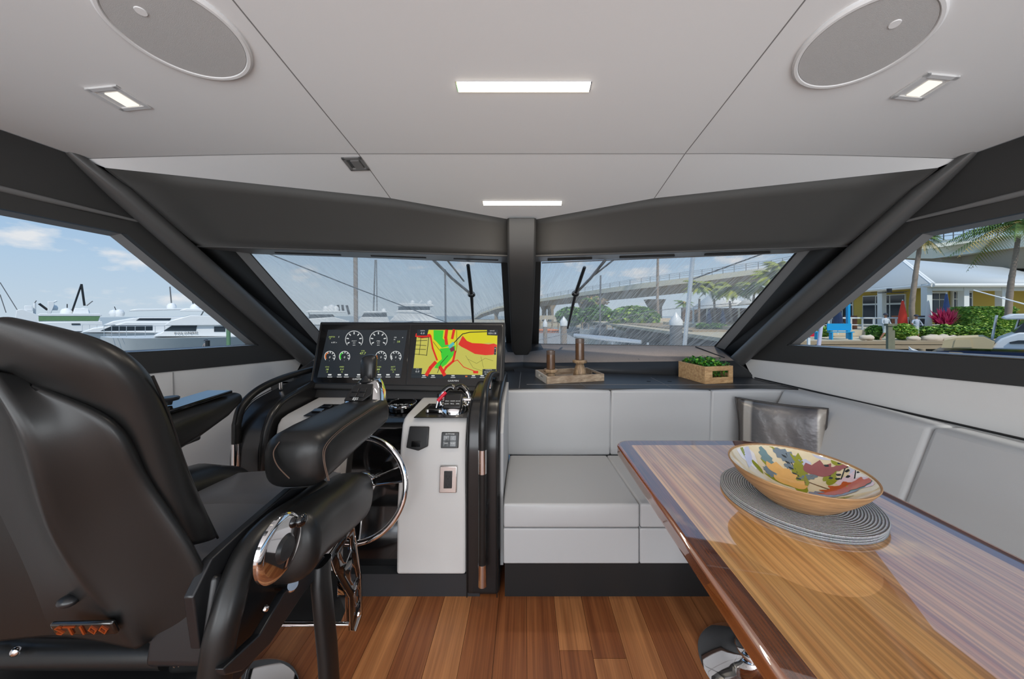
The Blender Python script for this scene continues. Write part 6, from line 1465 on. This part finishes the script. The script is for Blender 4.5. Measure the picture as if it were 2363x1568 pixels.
# blue post, benches, signs
MB().box((P(1957, 700, 19.6).x, 19.6, .85), (.14, .14, 2.4)).build('blue_post', M['blue'], label='bright blue square post between the benches on the quay', cat='post')
def bench(px0, px1, y0, y1, Y, lb):
    a, b = P(px0, y1, Y), P(px1, y0, Y); c = (a+b)/2; w = b.x-a.x; t = thing('park_bench', (c.x, Y, GZ), lb, 'bench', 'bright blue benches on the quay')
    MB().box((c.x, Y+.10, GZ+.72), (w, .04, .40)).build('backrest', M['blue'], t); MB().box((c.x, Y, GZ+.44), (w, .22, .05)).build('seat', M['blue'], t)
    for k in (-.4, .4): MB().box((c.x+k*w, Y, GZ+.21), (.06, .2, .42)).build('leg', M['blue'], t)
bench(1846, 1888, 752, 768, 19, 'bright blue bench behind the red flag sign'); bench(1912, 1968, 752, 770, 18.9, 'bright blue bench in front of the blue post')
t = thing('flag_sign', P(1868, 800, 14), 'small red sign on a white board post at left of the seawall', 'sign')
MB().box(P(1866, 780, 14), (.10, .06, 1.1)).build('sign_post', M['colw'], t); MB().box(P(1872, 769, 13.95), (.22, .05, .30)).build('sign_flag', M['red'], t)
mb = MB(); mb.cyl(P(1889, 801, 13), P(1900, 710, 13), .065, n=12); mb.build('striped_pole', mat('mauve_white_pole', srgb(206, 200, 216), .5, var=.15, vscale=6), label='leaning mauve and white pole beside the red sign', cat='pole')
mb = MB(); x_ = P(2052, 760, 12).x; zt_ = P(2, 750, 12).z; mb.box((x_, 12, (zt_+WZ)/2), (.16, .08, zt_-WZ)); mb.box((x_+.14, 12.03, (zt_+WZ)/2-.1), (.12, .08, zt_-WZ-.2)); mb.box((x_+.05, 12, zt_), (.34, .14, .08)); mb.build('mooring_post', [mat('mooring_post_wood', srgb(120, 118, 96), .8, var=.3)], label='square timber mooring post with flat cap, centre of the right window', cat='post')
# hedges and planting
shrub('clipped_hedge', 'square clipped green hedge right of the magenta plant', 2212, 2318, 711, 768, 20.0, 4200, .085, [M['leafA'], M['leafC'], M['leafB']], cat='hedge', seed=31, dep=.5, box=True)
shrub('low_shrubs', 'long low green shrub bank below the clipped hedge', 2128, 2300, 748, 782, 18.6, 5200, .10, [M['leafA'], M['leafC'], M['leafB']], seed=32, dep=.5)
shrub('low_shrubs', 'bright green rounded shrub right of the tall mooring post', 2062, 2104, 744, 784, 18.6, 1600, .10, [M['leafC'], M['leafA']], seed=33, dep=.5)
shrub('low_shrubs', 'green shrub beside the person in the cap', 2006, 2034, 748, 784, 18.9, 900, .09, [M['leafA'], M['leafB']], seed=34, dep=.4)
shrub('low_shrubs', 'small green planting behind the right blue bench', 1892, 1912, 752, 778, 19.6, 500, .08, [M['leafA'], M['leafC']], seed=35, dep=.3)
shrub('low_shrubs', 'small green planting at the far left of the quay', 1846, 1862, 748, 776, 20.5, 400, .08, [M['leafA'], M['leafC']], seed=36, dep=.3)
rnd = random.Random(8); mb = MB()
for i in range(230):
    b = P(2184 + rnd.uniform(-10, 10), 752, 19.6); a = rnd.uniform(-1.2, 1.2); l = rnd.uniform(.5, 1.3); e_ = b + Vector((math.sin(a)*l*.75, rnd.uniform(-.3, .3), math.cos(a)*l*.9)); m_ = b.lerp(e_, .6); s_ = Vector((.055, 0, .03)); mb.add([b, m_ - s_, e_, m_ + s_], [(0, 1, 2, 3)])
mb.cyl((P(2184, 750, 19.6).x, 19.6, GZ), (P(2184, 750, 19.6).x, 19.6, .5), .06, n=6); mb.build('magenta_plant', M['pinkl'], label='magenta leafed plant in front of the porch', cat='plant')
rnd = random.Random(12)
for i, (px, py, r, lb) in enumerate(((2150, 782, .42, 'long pale boulder at the edge of the quay below the shrub bank'), (2175, 781, .36, 'pale boulder right of the long boulder on the quay'), (2200, 780, .24, 'small pinkish boulder in the middle of the quay edge row'), (2222, 781, .26, 'pale boulder under the clipped hedge'), (2262, 782, .24, 'rounded boulder near the right end of the shrub bank'), (2000, 780, .30, 'pale boulder left of the tall mooring post'), (2108, 782, .28, 'brown boulder at the foot of the left palm'))):
    c = P(px, py, 17.9); mb = MB(); bm = bmesh.new(); bmesh.ops.create_icosphere(bm, subdivisions=2, radius=1)
    mb.add([c + Vector((v.co.x*r*1.3, v.co.y*r*.7, v.co.z*r*.55*(1+.25*math.sin(v.co.x*5+i)))) for v in bm.verts], [[v.index for v in f.verts] for f in bm.faces]); bm.free(); mb.build('boulder', M['rock'], label=lb, cat='rock', group='boulders on the quay edge')
palm('tall palm with bulging crown, left of the two in the right window', [(2116, 770), (2104, 720), (2112, 640), (2120, 585), (2124, 552)], 19.2, .115, (2122, 550), 26, 1.15, seed=41, dry=.5, droop=1.5, lw=.025)
palm('tall palm with long arching fronds at the right of the right window', [(2326, 735), (2332, 660), (2342, 600), (2350, 545)], 17.5, .11, (2348, 518), 34, 3.3, seed=42, dry=.2, droop=.8, lw=.028)
shrub('tree_crown', 'dark green tree crown at the far right behind the roof', 2322, 2440, 590, 632, 40, 900, .35, [M['leafA'], M['leafB']], cat='tree', seed=51, dep=2)
# people on the quay
def person(label, px, Y, z0, H, pose, shirt):
    x_ = P(px, 700, Y).x; t = thing('person', (x_, Y, z0), label, 'person'); s_ = H/1.75
    J = {'pel': (0, 0, .93), 'che': (0, 0, 1.28), 'nec': (0, 0, 1.48), 'hea': (0, -.02, 1.62), 'top': (0, -.01, 1.73)}
    J.update(pose)
    E2 = [('pel', 'che'), ('che', 'nec'), ('nec', 'hea'), ('hea', 'top'), ('che', 'ls'), ('ls', 'le'), ('le', 'lh'), ('che', 'rs'), ('rs', 're'), ('re', 'rh'), ('pel', 'lk'), ('lk', 'la'), ('la', 'lf'), ('pel', 'rk'), ('rk', 'ra'), ('ra', 'rf')]
    RR = {'pel': .15, 'che': .17, 'nec': .06, 'hea': .095, 'top': .07, 'ls': .065, 'le': .045, 'lh': .035, 'rs': .065, 're': .045, 'rh': .035, 'lk': .065, 'la': .045, 'lf': .04, 'rk': .065, 'ra': .045, 'rf': .04}
    ks = list(J); me = bpy.data.meshes.new('body'); me.from_pydata([Vector(J[k])*s_ for k in ks], [(ks.index(a), ks.index(b)) for a, b in E2], [])
    ob = bpy.data.objects.new('body', me); COL.objects.link(ob); md = ob.modifiers.new('k', 'SKIN')
    for i, k in enumerate(ks): me.skin_vertices[0].data[i].radius = (RR[k]*s_, RR[k]*s_*.8)
    me.skin_vertices[0].data[ks.index('pel')].use_root = True
    ob.modifiers.new('u', 'SUBSURF').levels = 2
    dg = bpy.context.evaluated_depsgraph_get(); dg.update(); m2 = bpy.data.meshes.new_from_object(ob.evaluated_get(dg)); ob.modifiers.clear(); ob.data = m2
    for m in (M['skin'], shirt, M['shorts']): m2.materials.append(m)
    for p in m2.polygons:
        c = p.center/s_; r = math.hypot(c.x, c.y)
        p.material_index = 1 if (.98 < c.z < 1.47 and r < .34) else 2 if .50 < c.z <= .98 and r < .26 else 0
        p.use_smooth = True
    ob.parent = t
    MB().lathe([(0, .11), (.075, .08), (.10, .02), (.102, 0), (.0, 0)], Vector((x_, Y-.01, z0 + 1.66*s_)), 14).box((x_, Y-.10*s_, z0 + 1.665*s_), (.14, .12, .015)).build('cap', M['cap'], t)
    return t
base_pose = {'ls': (-.19, 0, 1.40), 'le': (-.26, -.05, 1.13), 'lh': (-.20, -.22, 1.0), 'rs': (.19, 0, 1.40), 're': (.26, -.05, 1.13), 'rh': (.18, -.24, 1.02), 'lk': (-.10, -.03, .50), 'la': (-.12, .02, .09), 'lf': (-.13, -.12, .04), 'rk': (.10, -.03, .50), 'ra': (.12, .02, .09), 'rf': (.13, -.12, .04)}
person('person in a dark cap and pale shirt walking beside the tall mooring post', 2043, 18.4, GZ, 1.50, dict(base_pose, lk=(-.16, -.08, .5), la=(-.28, .06, .1), lf=(-.30, -.06, .05)), M['shirt'])
person('person in a loose grey shirt standing in front of the left palm', 2114, 18.3, GZ, 1.42, dict(base_pose, le=(-.34, -.05, 1.15), re=(.34, -.05, 1.15)), mat('loose_grey_shirt', srgb(176, 184, 196), .8, var=.25, vscale=10))
MB().box((P(476, 800, 20).x, 20.4, -1.65), (6, 1.6, .18)).build('finger_pier', M['wharf'], label='narrow finger pier in front of the nearest yacht', cat='pier')
person('person in white cap on the dock below the nearest yacht', 476, 20.0, -1.55, 1.15, base_pose, mat('checked_shirt', srgb(150, 140, 136), .8, var=.5, vscale=14))
solo('mooring_piling', 'dark short piling in front of the nearest yacht, left window', 'piling', M['metal_black'], lambda mb: mb.cyl(Vector((P(479, 790, 18).x, 18, WZ)), P(479, 786, 18), .10))
solo('mooring_piling', 'green marker piling in front of the nearest yacht, left window', 'piling', mat('green_marker', srgb(98, 134, 100), .7), lambda mb: mb.cyl(Vector((P(528, 790, 18).x, 18, WZ)), P(527, 757, 18), .09))
# navy launch with tan cover, dinghy, steps
boat('navy_launch', 'navy hulled launch with tan cockpit cover at the lower right of the right window', 13, [(2150, 812, .7), (2166, 806, 1.1), (2240, 806, 1.2), (2363, 810, 1.2), (2600, 816, .6)], M['navy'],
     [([(2290, 800), (2310, 782), (2350, 768), (2560, 768), (2560, 812), (2285, 806)], .95), ([(2316, 733), (2340, 725), (2560, 722), (2560, 736), (2318, 738)], 1.0)],
     [([(2330, 790), (2350, 786), (2500, 786), (2500, 794), (2330, 794)], .97), ([(2340, 768), (2368, 740), (2500, 738), (2500, 768)], .85)],
     extra=[('cockpit_cover', [(2172, 803), (2178, 786), (2210, 780), (2270, 778), (2296, 790), (2290, 806)], 1.0, M['tan']), ('cover_ridge', [(2205, 784), (2240, 782), (2244, 802), (2200, 802)], 1.02, M['tan']), ('gold_stripe', [(2190, 813), (2363, 818), (2363, 819.5), (2190, 814.5)], 1.16, M['tan'])],
     posts=[((2286, 800), (2300, 728), .035, M['rail']), ((2336, 785), (2352, 735), .03, M['rail']), ((2246, 670), (2400, 712), .022, M['hull_white'])])
boat('dinghy', 'white inflatable dinghy with upturned bow left of the navy launch', 13, [(2097, 800, .1), (2104, 806, .35), (2120, 812, .5), (2140, 813, .5)], M['hull_white'], [], [])
t = thing('dock_steps', (P(2310, 790, 16).x, 16, GZ-.6), 'pale timber steps behind the navy launch', 'steps')
for k in range(4): MB().box((P(2310, 790, 16).x, 16.2+k*.28, GZ-.35+k*.16), (1.0, .3, .06)).build('step', M['tan'], t)
